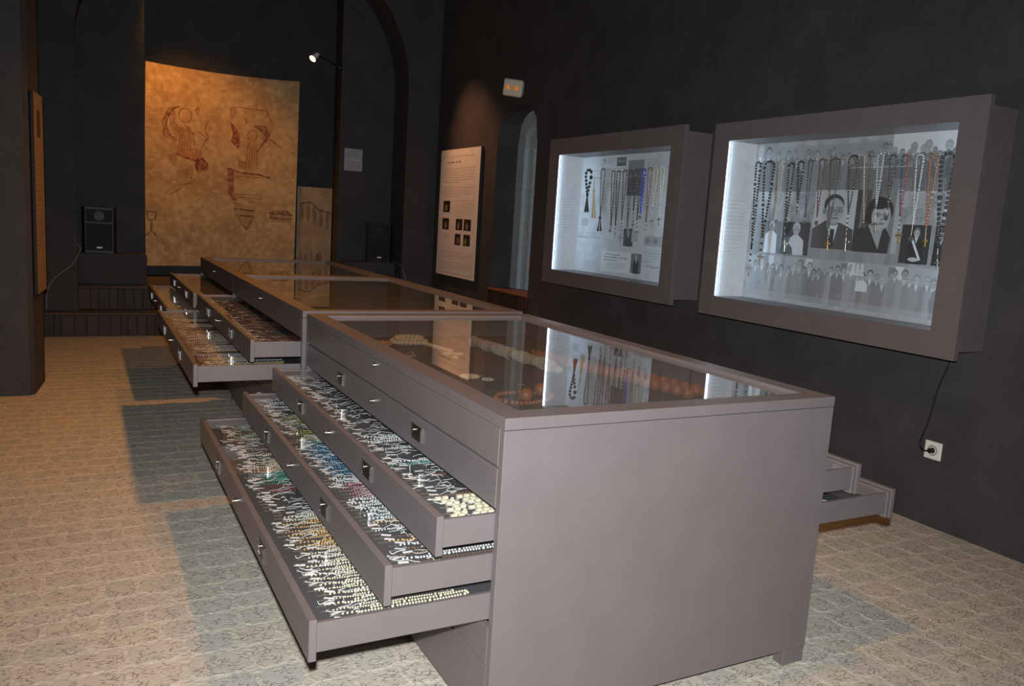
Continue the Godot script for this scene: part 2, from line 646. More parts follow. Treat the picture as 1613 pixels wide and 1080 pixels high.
func make_cabinets() -> void:
	cabinet("large taupe drawer cabinet nearest the camera, three drawers pulled out", 1.067, 2.428, -1.997, -4.352, 1.039, [0.0, 0.184, 0.334, 0.543, 0.0], [0.0, 0.236, 0.46, 0.0, 0.0], true)
	cabinet("taupe drawer cabinet in the middle of the row", 1.055, 2.420, -4.392, -6.760, 1.047, [0.268, 0.554, 0.0, 0.0, 0.0], [0.0, 0.0, 0.0, 0.0, 0.0], true)
	cabinet("taupe drawer cabinet at the far end of the row by the steps", 1.072, 2.434, -6.828, -8.88, 1.039, [0.297, 0.495, 0.0, 0.0, 0.0], [0.0, 0.0, 0.0, 0.0, 0.0], true)

func cabinet(label: String, x0: float, x1: float, zn: float, zf: float, h: float, open_l: Array, open_r: Array, lit: bool) -> void:
	var c := thing("drawer_cabinet", label, "cabinet", Vector3((x0 + x1) * 0.5, 0, (zn + zf) * 0.5), 0.0, "drawer cabinets in a row")
	var o := -c.position
	var st: SurfaceTool
	var slab := 0.036
	var top := h - slab - 0.0025
	for e in [[zn - 0.03, zn], [zf, zf + 0.03]]:
		st = mb()
		X.origin = o
		box(st, Vector3(x0, 0.06, e[0]), Vector3(x1, top, e[1]), 0.002)
		build(st, "end_panel", M.taupe, c)
	for lx in [[x0 + 0.002, x0 + 0.108], [x1 - 0.11, x1 - 0.004]]:
		for lz in [[zn - 0.05, zn], [zf, zf + 0.05]]:
			st = mb()
			X.origin = o
			box(st, Vector3(lx[0], 0.0, lz[0]), Vector3(lx[1], 0.0595, lz[1]), 0.002)
			build(st, "leg", M.taupe, c)
	# frame round the glass top, mitred boards as one piece, and the pane set into it
	st = mb()
	X.origin = o
	var fw := 0.085
	box(st, Vector3(x0, h - slab, zf), Vector3(x0 + fw, h, zn), 0.0006)
	box(st, Vector3(x1 - fw, h - slab, zf), Vector3(x1, h, zn), 0.0006)
	box(st, Vector3(x0 + fw - 0.002, h - slab, zn - fw), Vector3(x1 - fw + 0.002, h - 0.00001, zn), 0.0006)
	box(st, Vector3(x0 + fw - 0.002, h - slab, zf), Vector3(x1 - fw + 0.002, h - 0.00001, zf + fw), 0.0006)
	build(st, "top_frame", M.taupe, c)
	st = mb()
	X.origin = o
	for yg in [h - 0.014, h - 0.0155]:
		quad(st, Vector3(x0 + fw - 0.004, yg, zn - fw + 0.004), Vector3(x1 - fw + 0.004, yg, zn - fw + 0.004), Vector3(x1 - fw + 0.004, yg, zf + fw - 0.004), Vector3(x0 + fw - 0.004, yg, zf + fw - 0.004), Vector3.UP)
	build(st, "glass_top", M.glass, c)
	# show case under the glass
	st = mb()
	X.origin = o
	box(st, Vector3(x0 + 0.02, h - 0.145, zf + 0.03), Vector3(x1 - 0.02, h - 0.13, zn - 0.03), 0.0)
	build(st, "case_floor", M.brown_cloth, c)
	var y_first := h - 0.161
	for s in [[x0, x0 + 0.02], [x1 - 0.02, x1]]:
		st = mb()
		X.origin = o
		box(st, Vector3(s[0], y_first + 0.007, zf + 0.0305), Vector3(s[1], top, zn - 0.0305), 0.002)
		build(st, "fascia", M.taupe, c)
		st = mb()
		X.origin = o
		box(st, Vector3(s[0], 0.04, zf + 0.0305), Vector3(s[1], y_first - 4.0 * PITCH - FRONT_H - 0.004, zn - 0.0305), 0.002)
		build(st, "bottom_rail", M.taupe, c)
	# carcase: dividers behind the drawers
	st = mb()
	X.origin = o
	box(st, Vector3((x0 + x1) * 0.5 - 0.008, 0.06, zf + 0.03), Vector3((x0 + x1) * 0.5 + 0.008, h - 0.146, zn - 0.03), 0.0)
	box(st, Vector3(x0 + 0.024, 0.06, zf + 0.03), Vector3(x1 - 0.024, 0.075, zn - 0.03), 0.0)
	build(st, "carcase", M.dark_gap, c)
	if lit:
		st = mb()
		X.origin = o
		lock_shape(st, Vector3(x0, y_first + 0.098, (zn + zf) * 0.5), -1.0, 0.009, 0.012)
		build(st, "lock", M.chrome, c)
	for k in 5:
		drawer(c, x0, -1.0, zn, zf, y_first - k * PITCH, open_l[k])
	for k in 5:
		drawer(c, x1, 1.0, zn, zf, y_first - k * PITCH, open_r[k])

func lock_shape(st: SurfaceTool, at: Vector3, s: float, r: float, out: float) -> void:
	bar(st, at, at + Vector3(s * out * 0.35, 0, 0), r * 1.35, r * 1.35, 14)
	bar(st, at, at + Vector3(s * out, 0, 0), r, r * 0.9, 14)

# xs = plane of the cabinet's side, s = which way the drawer opens, y = top of its front
func drawer(c: Node3D, xs: float, s: float, zn: float, zf: float, y: float, open: float) -> void:
	var z0 := zf + 0.032
	var z1 := zn - 0.032
	var root := Vector3(xs + s * open, y - FRONT_H, (z0 + z1) * 0.5)
	var hz := (z1 - z0) * 0.5
	var depth := 0.62
	var st := mb()
	var yl := 0.024
	var yh := FRONT_H - 0.012
	var a := -s * 0.022
	var b := -s * (0.022 + depth)
	for e in [[-hz + 0.004, -hz + 0.018], [hz - 0.018, hz - 0.004]]:
		box(st, Vector3(minf(a, b), yl, e[0]), Vector3(maxf(a, b), yh, e[1]), 0.001)
	box(st, Vector3(minf(b, b + s * 0.014), yl, -hz + 0.018), Vector3(maxf(b, b + s * 0.014), yh, hz - 0.018), 0.001)
	box(st, Vector3(minf(a, b), yl, -hz + 0.018), Vector3(maxf(a, b), yl + 0.008, hz - 0.018), 0.0)
	var d := build(st, "drawer", M.taupe, c)
	d.position = root - c.position
	st = mb()
	box(st, Vector3(minf(0.0, a), 0.0, -hz), Vector3(maxf(0.0, a), FRONT_H, hz), 0.0018)
	build(st, "front_panel", M.taupe, d)
	if s > 0.0 and open > 0.0:
		st = mb()
		box(st, Vector3(a - 0.022, 0.004, -hz + 0.002), Vector3(a, FRONT_H - 0.008, hz - 0.002), 0.002)
		build(st, "inner_front", M.taupe, d)
	if s < 0.0 or open > 0.0:
		for hzp in [-0.5, 0.5]:
			st = mb()
			var at := Vector3(s * 0.0, 0.061, hzp)
			for q in [[-0.055, -0.052, 0.004], [0.053, 0.056, 0.010]]:
				box(st, at + Vector3(minf(0.0, s * q[2]), -0.026, q[0]), at + Vector3(maxf(0.0, s * q[2]), 0.026, q[1]), 0.0008)
			for q in [[-0.028, -0.026], [0.026, 0.028]]:
				box(st, at + Vector3(minf(0.0, s * 0.003), q[0], -0.055), at + Vector3(maxf(0.0, s * 0.003), q[1], 0.056), 0.0006)
			# the small knob of the latch inside
			bar(st, at + Vector3(0, 0.006, -0.026), at + Vector3(s * 0.008, 0.006, -0.026), 0.006, 0.008, 10)
			var hd := build(st, "handle", M.chrome, d)
			hd.set_meta("label", "chrome recessed pull")
			st = mb()
			box(st, at + Vector3(minf(0.0, s * 0.0012), -0.025, -0.052), at + Vector3(maxf(0.0, s * 0.0012), 0.025, 0.052), 0.0)
			build(st, "handle_recess", M.pit, d)
		st = mb()
		lock_shape(st, Vector3(0, 0.067, 0), s, 0.0075, 0.02)
		build(st, "lock", M.chrome, d)
	st = mb()
	box(st, Vector3(minf(a, b + s * 0.014) + 0.001, yl + 0.01, -hz + 0.02), Vector3(maxf(a, b + s * 0.014) - 0.001, yl + 0.038, hz - 0.02), 0.0)
	build(st, "lining", M.cloth, d)
	if open > 0.0:
		st = mb()
		var yg := yh - 0.004
		quad(st, Vector3(a, yg, -hz + 0.018), Vector3(b + s * 0.014, yg, -hz + 0.018), Vector3(b + s * 0.014, yg, hz - 0.018), Vector3(a, yg, hz - 0.018), Vector3.UP)
		build(st, "glass_lid", M.glass, d)

# ------------------------------------------------------------------ painting prints
func ell(img: Image, cx: float, cy: float, rx: float, ry: float, col: Color, a := 1.0) -> void:
	for y in range(maxi(0, int(cy - ry)), mini(img.get_height(), int(cy + ry) + 1)):
		for x in range(maxi(0, int(cx - rx)), mini(img.get_width(), int(cx + rx) + 1)):
			var d := pow((x - cx) / rx, 2.0) + pow((y - cy) / ry, 2.0)
			if d < 1.0:
				img.set_pixel(x, y, img.get_pixel(x, y).lerp(col, a * clampf((1.0 - d) * 5.0, 0.0, 1.0)))

func rct(img: Image, x: float, y: float, w: float, h: float, col: Color, a := 1.0) -> void:
	for j in range(maxi(0, int(y)), mini(img.get_height(), int(y + h))):
		for i in range(maxi(0, int(x)), mini(img.get_width(), int(x + w))):
			img.set_pixel(i, j, img.get_pixel(i, j).lerp(col, a))

func stroke(img: Image, pts: Array, w: float, col: Color, a := 1.0) -> void:
	for k in pts.size() - 1:
		var p: Vector2 = pts[k]
		var q: Vector2 = pts[k + 1]
		var n := maxi(1, int(p.distance_to(q) / maxf(0.7, w * 0.6)))
		for j in n + 1:
			var m := p.lerp(q, float(j) / n)
			ell(img, m.x, m.y, w, w, col, a)

func fillpoly(img: Image, pts: Array, col: Color, a := 1.0) -> void:
	var pc := PackedVector2Array(pts)
	var lo: Vector2 = pts[0]
	var hi: Vector2 = pts[0]
	for p in pts:
		lo = lo.min(p)
		hi = hi.max(p)
	for y in range(maxi(0, int(lo.y)), mini(img.get_height(), int(hi.y) + 1)):
		for x in range(maxi(0, int(lo.x)), mini(img.get_width(), int(hi.x) + 1)):
			if Geometry2D.is_point_in_polygon(Vector2(x, y), pc):
				img.set_pixel(x, y, img.get_pixel(x, y).lerp(col, a))

func textlines(img: Image, x: float, y: float, w: float, n: int, dy: float, hgt: float, col: Color, a := 0.8) -> void:
	for k in n:
		var px := x
		var last := w * (0.55 if k == n - 1 else 1.0)
		while px < x + last:
			var ww := rng.randf_range(4, 15) * hgt * 0.5
			rct(img, px, y + k * dy, minf(ww, x + last - px), hgt, col, a * rng.randf_range(0.7, 1.0))
			px += ww + hgt * 1.3

func gray(v: float) -> Color:
	return Color(v * 0.985, v, v * 1.01)

func canvas(w: int, h: int, col: Color, col2: Color, freq: float, sd: int) -> Image:
	var img := Image.create(w, h, false, Image.FORMAT_RGB8)
	var n := noise(freq, 5, sd)
	for y in h:
		for x in w:
			img.set_pixel(x, y, col.lerp(col2, clampf(n.get_noise_2d(x, y) * 0.9 + 0.5, 0.0, 1.0)))
	return img

# a figure in a printed photograph: head, hair, shoulders and body down to y1
func figure(img: Image, cx: float, cy: float, r: float, y1: float, suit: float, face: float, hair: float, a := 1.0) -> void:
	fillpoly(img, [Vector2(cx - r * 0.5, cy + r * 0.9), Vector2(cx - r * 1.9, cy + r * 1.9), Vector2(cx - r * 2.1, y1), Vector2(cx + r * 2.1, y1), Vector2(cx + r * 1.9, cy + r * 1.9), Vector2(cx + r * 0.5, cy + r * 0.9)], gray(suit), a)
	fillpoly(img, [Vector2(cx - r * 0.5, cy + r), Vector2(cx + r * 0.5, cy + r), Vector2(cx, cy + r * 2.6)], gray(minf(0.92, face + 0.15)), a)
	ell(img, cx, cy - r * 0.25, r * 0.95, r * 1.15, gray(hair), a)
	ell(img, cx, cy + r * 0.15, r * 0.8, r * 1.02, gray(face), a)
	if r > 3.0:
		rct(img, cx - r * 0.5, cy, r * 0.3, r * 0.18, gray(face * 0.55), a)
		rct(img, cx + r * 0.2, cy, r * 0.3, r * 0.18, gray(face * 0.55), a)

func portrait_man(img: Image, x: float, y: float, w: float, h: float) -> void:
	rct(img, x, y, w, h, gray(0.74))
	fillpoly(img, [Vector2(x, y + h), Vector2(x, y + h * 0.66), Vector2(x + w * 0.3, y + h * 0.52), Vector2(x + w * 0.66, y + h * 0.55), Vector2(x + w * 0.98, y + h * 0.66), Vector2(x + w, y + h)], gray(0.27))
	fillpoly(img, [Vector2(x + w * 0.33, y + h * 0.55), Vector2(x + w * 0.62, y + h * 0.57), Vector2(x + w * 0.53, y + h * 0.98)], gray(0.82))
	fillpoly(img, [Vector2(x + w * 0.44, y + h * 0.66), Vector2(x + w * 0.54, y + h * 0.66), Vector2(x + w * 0.55, y + h * 0.97), Vector2(x + w * 0.46, y + h * 0.97)], gray(0.13))
	rct(img, x + w * 0.34, y + h * 0.46, w * 0.26, h * 0.14, gray(0.52))
	ell(img, x + w * 0.47, y + h * 0.25, w * 0.25, h * 0.19, gray(0.16))
	ell(img, x + w * 0.5, y + h * 0.35, w * 0.235, h * 0.225, gray(0.66))
	ell(img, x + w * 0.38, y + h * 0.40, w * 0.08, h * 0.13, gray(0.5), 0.6)
	ell(img, x + w * 0.25, y + h * 0.36, w * 0.04, h * 0.06, gray(0.5))
	for k in [0.42, 0.61]:
		ell(img, x + w * k, y + h * 0.345, w * 0.085, h * 0.042, gray(0.30))
		ell(img, x + w * k, y + h * 0.345, w * 0.066, h * 0.030, gray(0.62))
		ell(img, x + w * k, y + h * 0.348, w * 0.022, h * 0.014, gray(0.15))
		rct(img, x + w * (k - 0.08), y + h * 0.288, w * 0.15, h * 0.012, gray(0.25))
	rct(img, x + w * 0.5, y + h * 0.34, w * 0.04, h * 0.008, gray(0.3))
	ell(img, x + w * 0.535, y + h * 0.405, w * 0.045, h * 0.03, gray(0.5))
	ell(img, x + w * 0.52, y + h * 0.475, w * 0.085, h * 0.012, gray(0.33))
	textlines(img, x + w * 0.05, y + h * 0.75, w * 0.3, 4, h * 0.06, 1.5, gray(0.2), 0.25)

func portrait_woman(img: Image, x: float, y: float, w: float, h: float) -> void:
	for k in 9:
		rct(img, x + w * k / 9.0, y, w / 9.0 + 1, h, gray([0.22, 0.42, 0.3, 0.5, 0.36, 0.44, 0.6, 0.5, 0.66][k]))
	fillpoly(img, [Vector2(x, y + h), Vector2(x, y + h * 0.7), Vector2(x + w * 0.25, y + h * 0.56), Vector2(x + w * 0.72, y + h * 0.6), Vector2(x + w * 0.85, y + h * 0.75), Vector2(x + w * 0.82, y + h)], gray(0.16))
	fillpoly(img, [Vector2(x + w * 0.32, y + h * 0.56), Vector2(x + w * 0.66, y + h * 0.62), Vector2(x + w * 0.6, y + h * 0.95)], gray(0.62))
	ell(img, x + w * 0.54, y + h * 0.33, w * 0.32, h * 0.23, gray(0.10))
	ell(img, x + w * 0.33, y + h * 0.42, w * 0.1, h * 0.14, gray(0.10))
	ell(img, x + w * 0.59, y + h * 0.42, w * 0.225, h * 0.235, gray(0.68))
	ell(img, x + w * 0.52, y + h * 0.24, w * 0.22, h * 0.07, gray(0.11))
	for k in [0.51, 0.69]:
		ell(img, x + w * k, y + h * 0.395, w * 0.075, h * 0.036, gray(0.32))
		ell(img, x + w * k, y + h * 0.395, w * 0.056, h * 0.025, gray(0.64))
		ell(img, x + w * k, y + h * 0.397, w * 0.02, h * 0.012, gray(0.15))
	ell(img, x + w * 0.615, y + h * 0.465, w * 0.04, h * 0.025, gray(0.54))
	ell(img, x + w * 0.60, y + h * 0.535, w * 0.08, h * 0.013, gray(0.36))

# collage of grey photographs: 1024 px over 1.72 m, 640 px over 1.08 m
func collage() -> Image:
	var img := canvas(1024, 640, gray(0.58), gray(0.7), 0.012, 5)
	rct(img, 0, 0, 120, 180, gray(0.52), 0.6)
	rct(img, 670, 0, 354, 66, gray(0.84), 0.9)
	rct(img, 120, 20, 550, 170, gray(0.56), 0.6)
	for k in 40:                       # crowd along the top
		var x := 10.0 + k * 25.0 + rng.randf_range(-8, 8)
		figure(img, x, rng.randf_range(40, 88), rng.randf_range(10, 17), 195, rng.randf_range(0.36, 0.56), rng.randf_range(0.58, 0.72), rng.randf_range(0.3, 0.6), 0.75)
	for k in 60:
		figure(img, 670.0 + rng.randf_range(0, 350), rng.randf_range(66, 110), rng.randf_range(6, 9), 150, rng.randf_range(0.38, 0.5), 0.6, 0.36, 0.7)
	rct(img, 500, 108, 260, 5, gray(0.78), 0.6)
	figure(img, 24, 30, 22, 190, 0.7, 0.74, 0.7, 0.8)
	figure(img, 70, 40, 20, 190, 0.42, 0.66, 0.34, 0.8)
	for k in 16:                       # a dimmer band behind the portraits
		figure(img, 20.0 + k * 66, rng.randf_range(226, 290), rng.randf_range(18, 28), 455, rng.randf_range(0.44, 0.58), rng.randf_range(0.55, 0.66), 0.46, 0.55)
	# bottom strip: people standing at a reception
	rct(img, 62, 452, 962, 160, gray(0.64), 0.85)
	for k in 5:
		rct(img, 130 + k * 205, 454, 34, 46, gray(0.84), 0.8)
		rct(img, 90 + k * 210, 460, 26, 34, gray(0.42), 0.7)
	for k in 34:
		var x := 70.0 + k * 28.5 + rng.randf_range(-9, 9)
		var suit := rng.randf_range(0.46, 0.64)
		figure(img, x, rng.randf_range(478, 512), rng.randf_range(11, 16), 622, suit, rng.randf_range(0.6, 0.74), rng.randf_range(0.3, 0.66), 0.85)
		rct(img, x + rng.randf_range(-14, 10), rng.randf_range(540, 590), rng.randf_range(3, 8), rng.randf_range(8, 40), gray(rng.randf_range(0.3, 0.78)), 0.5)
	figure(img, 948, 500, 17, 628, 0.86, 0.7, 0.8)
	figure(img, 610, 502, 13, 556, 0.84, 0.66, 0.3)
	for k in 3:
		fillpoly(img, [Vector2(560 + k * 20, 456), Vector2(570 + k * 20, 456), Vector2(576 + k * 20, 500), Vector2(556 + k * 20, 500)], gray(0.86), 0.8)
	img.resize(420, 262, Image.INTERPOLATE_CUBIC)
	img.resize(1024, 640, Image.INTERPOLATE_CUBIC)
	rct(img, 0, 600, 1024, 40, gray(0.68), 0.5)
	# white robed figures, lower left
	rct(img, 68, 315, 118, 128, gray(0.42))
	figure(img, 132, 336, 17, 443, 0.84, 0.66, 0.82)
	rct(img, 194, 315, 144, 128, gray(0.14))
	figure(img, 268, 344, 22, 443, 0.78, 0.62, 0.72)
	figure(img, 222, 384, 17, 443, 0.3, 0.4, 0.25)
	# uniform portrait right, and the cropped one beside it
	rct(img, 752, 309, 113, 132, gray(0.16))
	figure(img, 812, 336, 14, 441, 0.08, 0.64, 0.4)
	stroke(img, [Vector2(796, 358), Vector2(832, 424)], 5, gray(0.8))
	ell(img, 808, 426, 22, 8, gray(0.7))
	rct(img, 881, 309, 50, 132, gray(0.26))
	figure(img, 906, 340, 13, 441, 0.12, 0.5, 0.3)
	portrait_man(img, 350, 190, 196, 220)
	portrait_woman(img, 546, 190, 190, 222)
	img.resize(760, 475, Image.INTERPOLATE_CUBIC)
	img.resize(1024, 640, Image.INTERPOLATE_CUBIC)
	return img

# papers and cards behind the smaller case: 1024 px over 1.69 m, 640 px over 1.08 m
func papers() -> Image:
	var img := canvas(1024, 640, gray(0.80), gray(0.86), 0.012, 8)
	rct(img, 10, 4, 200, 200, gray(0.88), 0.8)
	rct(img, 215, 2, 240, 130, gray(0.9), 0.8)
	textlines(img, 255, 16, 110, 3, 12, 3, gray(0.45))
	ell(img, 232, 24, 12, 12, gray(0.5), 0.7)
	rct(img, 352, 12, 90, 46, gray(0.42))
	for k in 4:
		figure(img, 370 + k * 19, 30, 6, 56, 0.3, 0.68, 0.2)
	textlines(img, 225, 70, 230, 5, 11, 2, gray(0.55))
	rct(img, 466, 32, 140, 182, gray(0.56))
	rct(img, 466, 90, 140, 122, gray(0.4), 0.7)
	for k in 8:
		figure(img, 480 + k * 17, rng.randf_range(100, 116), 6, 210, 0.35, 0.6, 0.3)
	textlines(img, 620, 20, 80, 8, 11, 2, gray(0.5))
	rct(img, 705, 6, 170, 190, gray(0.74), 0.7)
	textlines(img, 30, 120, 180, 8, 12, 2, gray(0.6), 0.6)
	textlines(img, 220, 150, 230, 16, 12, 2, gray(0.6), 0.6)
	textlines(img, 620, 210, 300, 12, 13, 2, gray(0.6), 0.6)
	textlines(img, 30, 240, 180, 7, 12, 2, gray(0.6), 0.6)
	ell(img, 70, 360, 40, 26, gray(0.66), 0.7)
	textlines(img, 20, 420, 180, 3, 14, 3, gray(0.5))
	rct(img, 0, 444, 250, 3, gray(0.55))
	rct(img, 470, 384, 90, 92, gray(0.3))
	figure(img, 514, 404, 13, 476, 0.2, 0.68, 0.5)
	rct(img, 545, 392, 60, 60, gray(0.72))
	rct(img, 270, 510, 310, 112, gray(0.92))
	stroke(img, [Vector2(310, 528), Vector2(340, 524), Vector2(380, 530), Vector2(450, 526)], 1.6, gray(0.35))
	textlines(img, 300, 540, 230, 2, 16, 5, gray(0.3), 0.8)
	textlines(img, 330, 574, 170, 4, 9, 2, gray(0.45))
	rct(img, 556, 510, 94, 102, gray(0.45))
	figure(img, 603, 530, 12, 612, 0.14, 0.7, 0.6)
	rct(img, 660, 414, 160, 50, gray(0.66), 0.8)
	ell(img, 690, 438, 18, 14, gray(0.5), 0.7)
	ell(img, 760, 438, 18, 14, gray(0.5), 0.7)
	textlines(img, 670, 500, 170, 4, 14, 3, gray(0.55))
	stroke(img, [Vector2(690, 570), Vector2(720, 562), Vector2(760, 572), Vector2(800, 564)], 1.6, gray(0.4))
	for k in 3:
		textlines(img, 20, 480 + k * 50, 200, 3, 12, 2, gray(0.6), 0.6)
	textlines(img, 840, 60, 170, 30, 18, 2, gray(0.62), 0.6)
	return img

func side_text() -> Image:
	var img := canvas(128, 512, gray(0.86), gray(0.9), 0.02, 9)
	textlines(img, 14, 190, 80, 14, 13, 2, gray(0.6), 0.6)
	return img

# info panel with a title, text and six small photographs: 512 x 680
func info_panel() -> Image:
	var img := canvas(512, 680, Color8(232, 226, 218), Color8(224, 218, 210), 0.01, 12)
	var ink := Color8(120, 104, 96)
	rct(img, 20, 38, 440, 2, ink, 0.7)
	textlines(img, 90, 64, 330, 1, 10, 9, ink, 0.8)
	textlines(img, 60, 100, 400, 7, 12, 3, ink, 0.65)
	textlines(img, 60, 200, 400, 5, 12, 3, ink, 0.65)
	textlines(img, 230, 270, 230, 8, 12, 3, ink, 0.55)
	textlines(img, 60, 450, 110, 4, 12, 3, ink, 0.5)
	textlines(img, 40, 548, 430, 4, 12, 3, ink, 0.6)
	textlines(img, 40, 606, 430, 4, 12, 3, ink, 0.6)
	rct(img, 30, 662, 450, 2, ink, 0.7)
	for r in [[64, 274, 92, 62], [60, 368, 92, 62], [244, 368, 88, 60], [348, 368, 90, 60], [240, 448, 74, 60], [352, 448, 84, 60]]:
		rct(img, r[0], r[1], r[2], r[3], Color8(40, 34, 30))
		ell(img, r[0] + r[2] * rng.randf_range(0.3, 0.7), r[1] + r[3] * 0.6, r[2] * 0.2, r[3] * 0.3, Color8(150, 128, 104), 0.8)
		rct(img, r[0] + r[2] * 0.3, r[1] + r[3] * 0.35, r[2] * 0.12, r[3] * 0.6, Color8(170, 150, 128), 0.6)
	return img

# worn wall painting of two kneeling winged figures, brown and red on ochre: 480 x 640
func fresco() -> Image:
	var img := canvas(480, 640, Color8(206, 172, 122), Color8(182, 146, 100), 0.008, 14)
	var n := noise(0.035, 4, 15)
	for y in 640:
		for x in 480:
			var v := n.get_noise_2d(x, y)
			if v > 0.18:
				img.set_pixel(x, y, img.get_pixel(x, y).lerp(Color8(222, 196, 152), minf(0.5, (v - 0.18) * 2.0)))
			elif v < -0.25:
				img.set_pixel(x, y, img.get_pixel(x, y).lerp(Color8(150, 116, 80), minf(0.35, (-0.25 - v) * 2.0)))
	var bare := img.duplicate()
	var br := Color8(132, 84, 48)
	var dk := Color8(84, 50, 36)
	var rd := Color8(120, 46, 32)
	# left figure: wing, halo, robe
	for k in 6:
		stroke(img, [Vector2(102 - k * 7, 122 + k * 2), Vector2(82 - k * 6, 136 + k * 8), Vector2(66 - k * 2, 168 + k * 10), Vector2(60 + k * 7, 196 + k * 7)], 2.0, dk if k % 2 == 0 else br, 0.5)
	fillpoly(img, [Vector2(72, 136), Vector2(92, 128), Vector2(90, 170), Vector2(110, 196), Vector2(106, 212), Vector2(74, 186)], br, 0.45)
	stroke(img, arc(Vector2(122, 148), 20, 22, 0, TAU), 1.8, br, 0.6)
	ell(img, 120, 152, 11, 14, Color8(196, 140, 92), 0.7)
	fillpoly(img, [Vector2(108, 178), Vector2(136, 180), Vector2(152, 222), Vector2(140, 250), Vector2(98, 268), Vector2(106, 220)], Color8(176, 116, 66), 0.55)
	for k in 5:
		stroke(img, [Vector2(110 + k * 6, 186), Vector2(102 + k * 9, 262)], 1.2, br, 0.5)
	stroke(img, [Vector2(130, 190), Vector2(150, 206), Vector2(152, 240)], 1.6, br, 0.6)
	# tomb or altar in red below it
	fillpoly(img, [Vector2(98, 262), Vector2(140, 250), Vector2(176, 252), Vector2(170, 272), Vector2(158, 292), Vector2(96, 276)], Color8(168, 92, 54), 0.6)
	stroke(img, [Vector2(96, 276), Vector2(158, 292), Vector2(176, 262)], 2.6, rd, 0.75)
	fillpoly(img, [Vector2(64, 278), Vector2(98, 268), Vector2(100, 300), Vector2(92, 318)], br, 0.4)
	fillpoly(img, [Vector2(160, 288), Vector2(178, 276), Vector2(196, 296), Vector2(196, 320), Vector2(166, 328), Vector2(156, 312)], rd, 0.75)
	stroke(img, arc(Vector2(176, 306), 18, 22, PI * 0.6, PI * 1.7), 3.0, rd, 0.8)
	fillpoly(img, [Vector2(98, 300), Vector2(150, 302), Vector2(150, 340), Vector2(98, 372)], br, 0.25)
	stroke(img, [Vector2(98, 376), Vector2(140, 366), Vector2(158, 350)], 2.0, br, 0.5)
	ell(img, 143, 348, 4, 4, dk, 0.8)
	stroke(img, [Vector2(80, 406), Vector2(112, 384)], 2.5, br, 0.4)
	# thin upright figure and flame marks between
	stroke(img, [Vector2(160, 118), Vector2(154, 128), Vector2(160, 140), Vector2(165, 126), Vector2(160, 118)], 1.5, br, 0.7)
	stroke(img, [Vector2(192, 160), Vector2(184, 190), Vector2(196, 214), Vector2(182, 232), Vector2(190, 250)], 2.0, br, 0.5)
	stroke(img, [Vector2(164, 196), Vector2(190, 214), Vector2(176, 246)], 1.5, br, 0.45)
	# red curtain shape in the middle
	fillpoly(img, [Vector2(264, 152), Vector2(288, 172), Vector2(300, 216), Vector2(292, 240), Vector2(268, 216), Vector2(274, 190)], rd, 0.8)
	fillpoly(img, [Vector2(262, 108), Vector2(284, 100), Vector2(280, 140), Vector2(264, 152)], br, 0.5)
	stroke(img, [Vector2(284, 100), Vector2(330, 104), Vector2(378, 104), Vector2(390, 130), Vector2(400, 150)], 2.2, br, 0.5)
	stroke(img, [Vector2(316, 134), Vector2(311, 142), Vector2(316, 152), Vector2(320, 142)], 1.6, br, 0.7)
	# right figure
	stroke(img, arc(Vector2(336, 190), 15, 17, 0, TAU), 1.8, br, 0.7)
	ell(img, 336, 192, 9, 12, Color8(190, 132, 86), 0.8)
	fillpoly(img, [Vector2(322, 208), Vector2(348, 206), Vector2(354, 256), Vector2(356, 304), Vector2(316, 304), Vector2(314, 246)], Color8(182, 124, 66), 0.6)
	for k in 5:
		stroke(img, [Vector2(324 + k * 6, 214), Vector2(318 + k * 9, 302)], 1.2, br, 0.5)
	for k in 5:
		stroke(img, [Vector2(342 + k * 5, 160 + k * 3), Vector2(376 + k * 2, 158 + k * 8), Vector2(392 - k * 5, 186 + k * 7), Vector2(360 - k * 2, 232 + k * 3)], 2.0, dk if k % 2 == 0 else br, 0.5)
	fillpoly(img, [Vector2(366, 180), Vector2(394, 168), Vector2(382, 206), Vector2(358, 232)], br, 0.4)
	stroke(img, [Vector2(388, 196), Vector2(430, 226)], 2.2, br, 0.55)
	# pillar and bench under it
	fillpoly(img, [Vector2(292, 276), Vector2(320, 282), Vector2(318, 304), Vector2(294, 300)], br, 0.6)
	stroke(img, [Vector2(262, 306), Vector2(300, 318), Vector2(360, 320), Vector2(394, 328)], 3.0, rd, 0.65)
	fillpoly(img, [Vector2(258, 306), Vector2(280, 310), Vector2(282, 380), Vector2(292, 412), Vector2(280, 414), Vector2(262, 388)], rd, 0.65)
	stroke(img, [Vector2(284, 330), Vector2(394, 330), Vector2(420, 350)], 2.0, br, 0.5)
	stroke(img, [Vector2(282, 392), Vector2(360, 388), Vector2(370, 402), Vector2(290, 400)], 2.2, br, 0.55)
	ell(img, 380, 372, 76, 44, Color8(214, 184, 136), 0.5)
	# capital, and the little casket
	fillpoly(img, [Vector2(280, 416), Vector2(350, 432), Vector2(348, 462), Vector2(338, 500), Vector2(324, 512), Vector2(302, 486), Vector2(284, 452)], br, 0.4)
	stroke(img, [Vector2(282, 440), Vector2(350, 444)], 2.2, dk, 0.55)
	stroke(img, [Vector2(290, 462), Vector2(346, 464)], 2.0, dk, 0.5)
	stroke(img, [Vector2(300, 470), Vector2(324, 510), Vector2(342, 470)], 1.6, dk, 0.5)
	fillpoly(img, [Vector2(396, 446), Vector2(408, 436), Vector2(458, 438), Vector2(470, 448), Vector2(468, 478), Vector2(400, 476)], br, 0.45)
	stroke(img, [Vector2(396, 448), Vector2(470, 450)], 2.0, dk, 0.6)
	stroke(img, [Vector2(398, 464), Vector2(468, 466)], 2.0, dk, 0.6)
	stroke(img, arc(Vector2(418, 446), 10, 8, PI, TAU), 1.8, dk, 0.6)
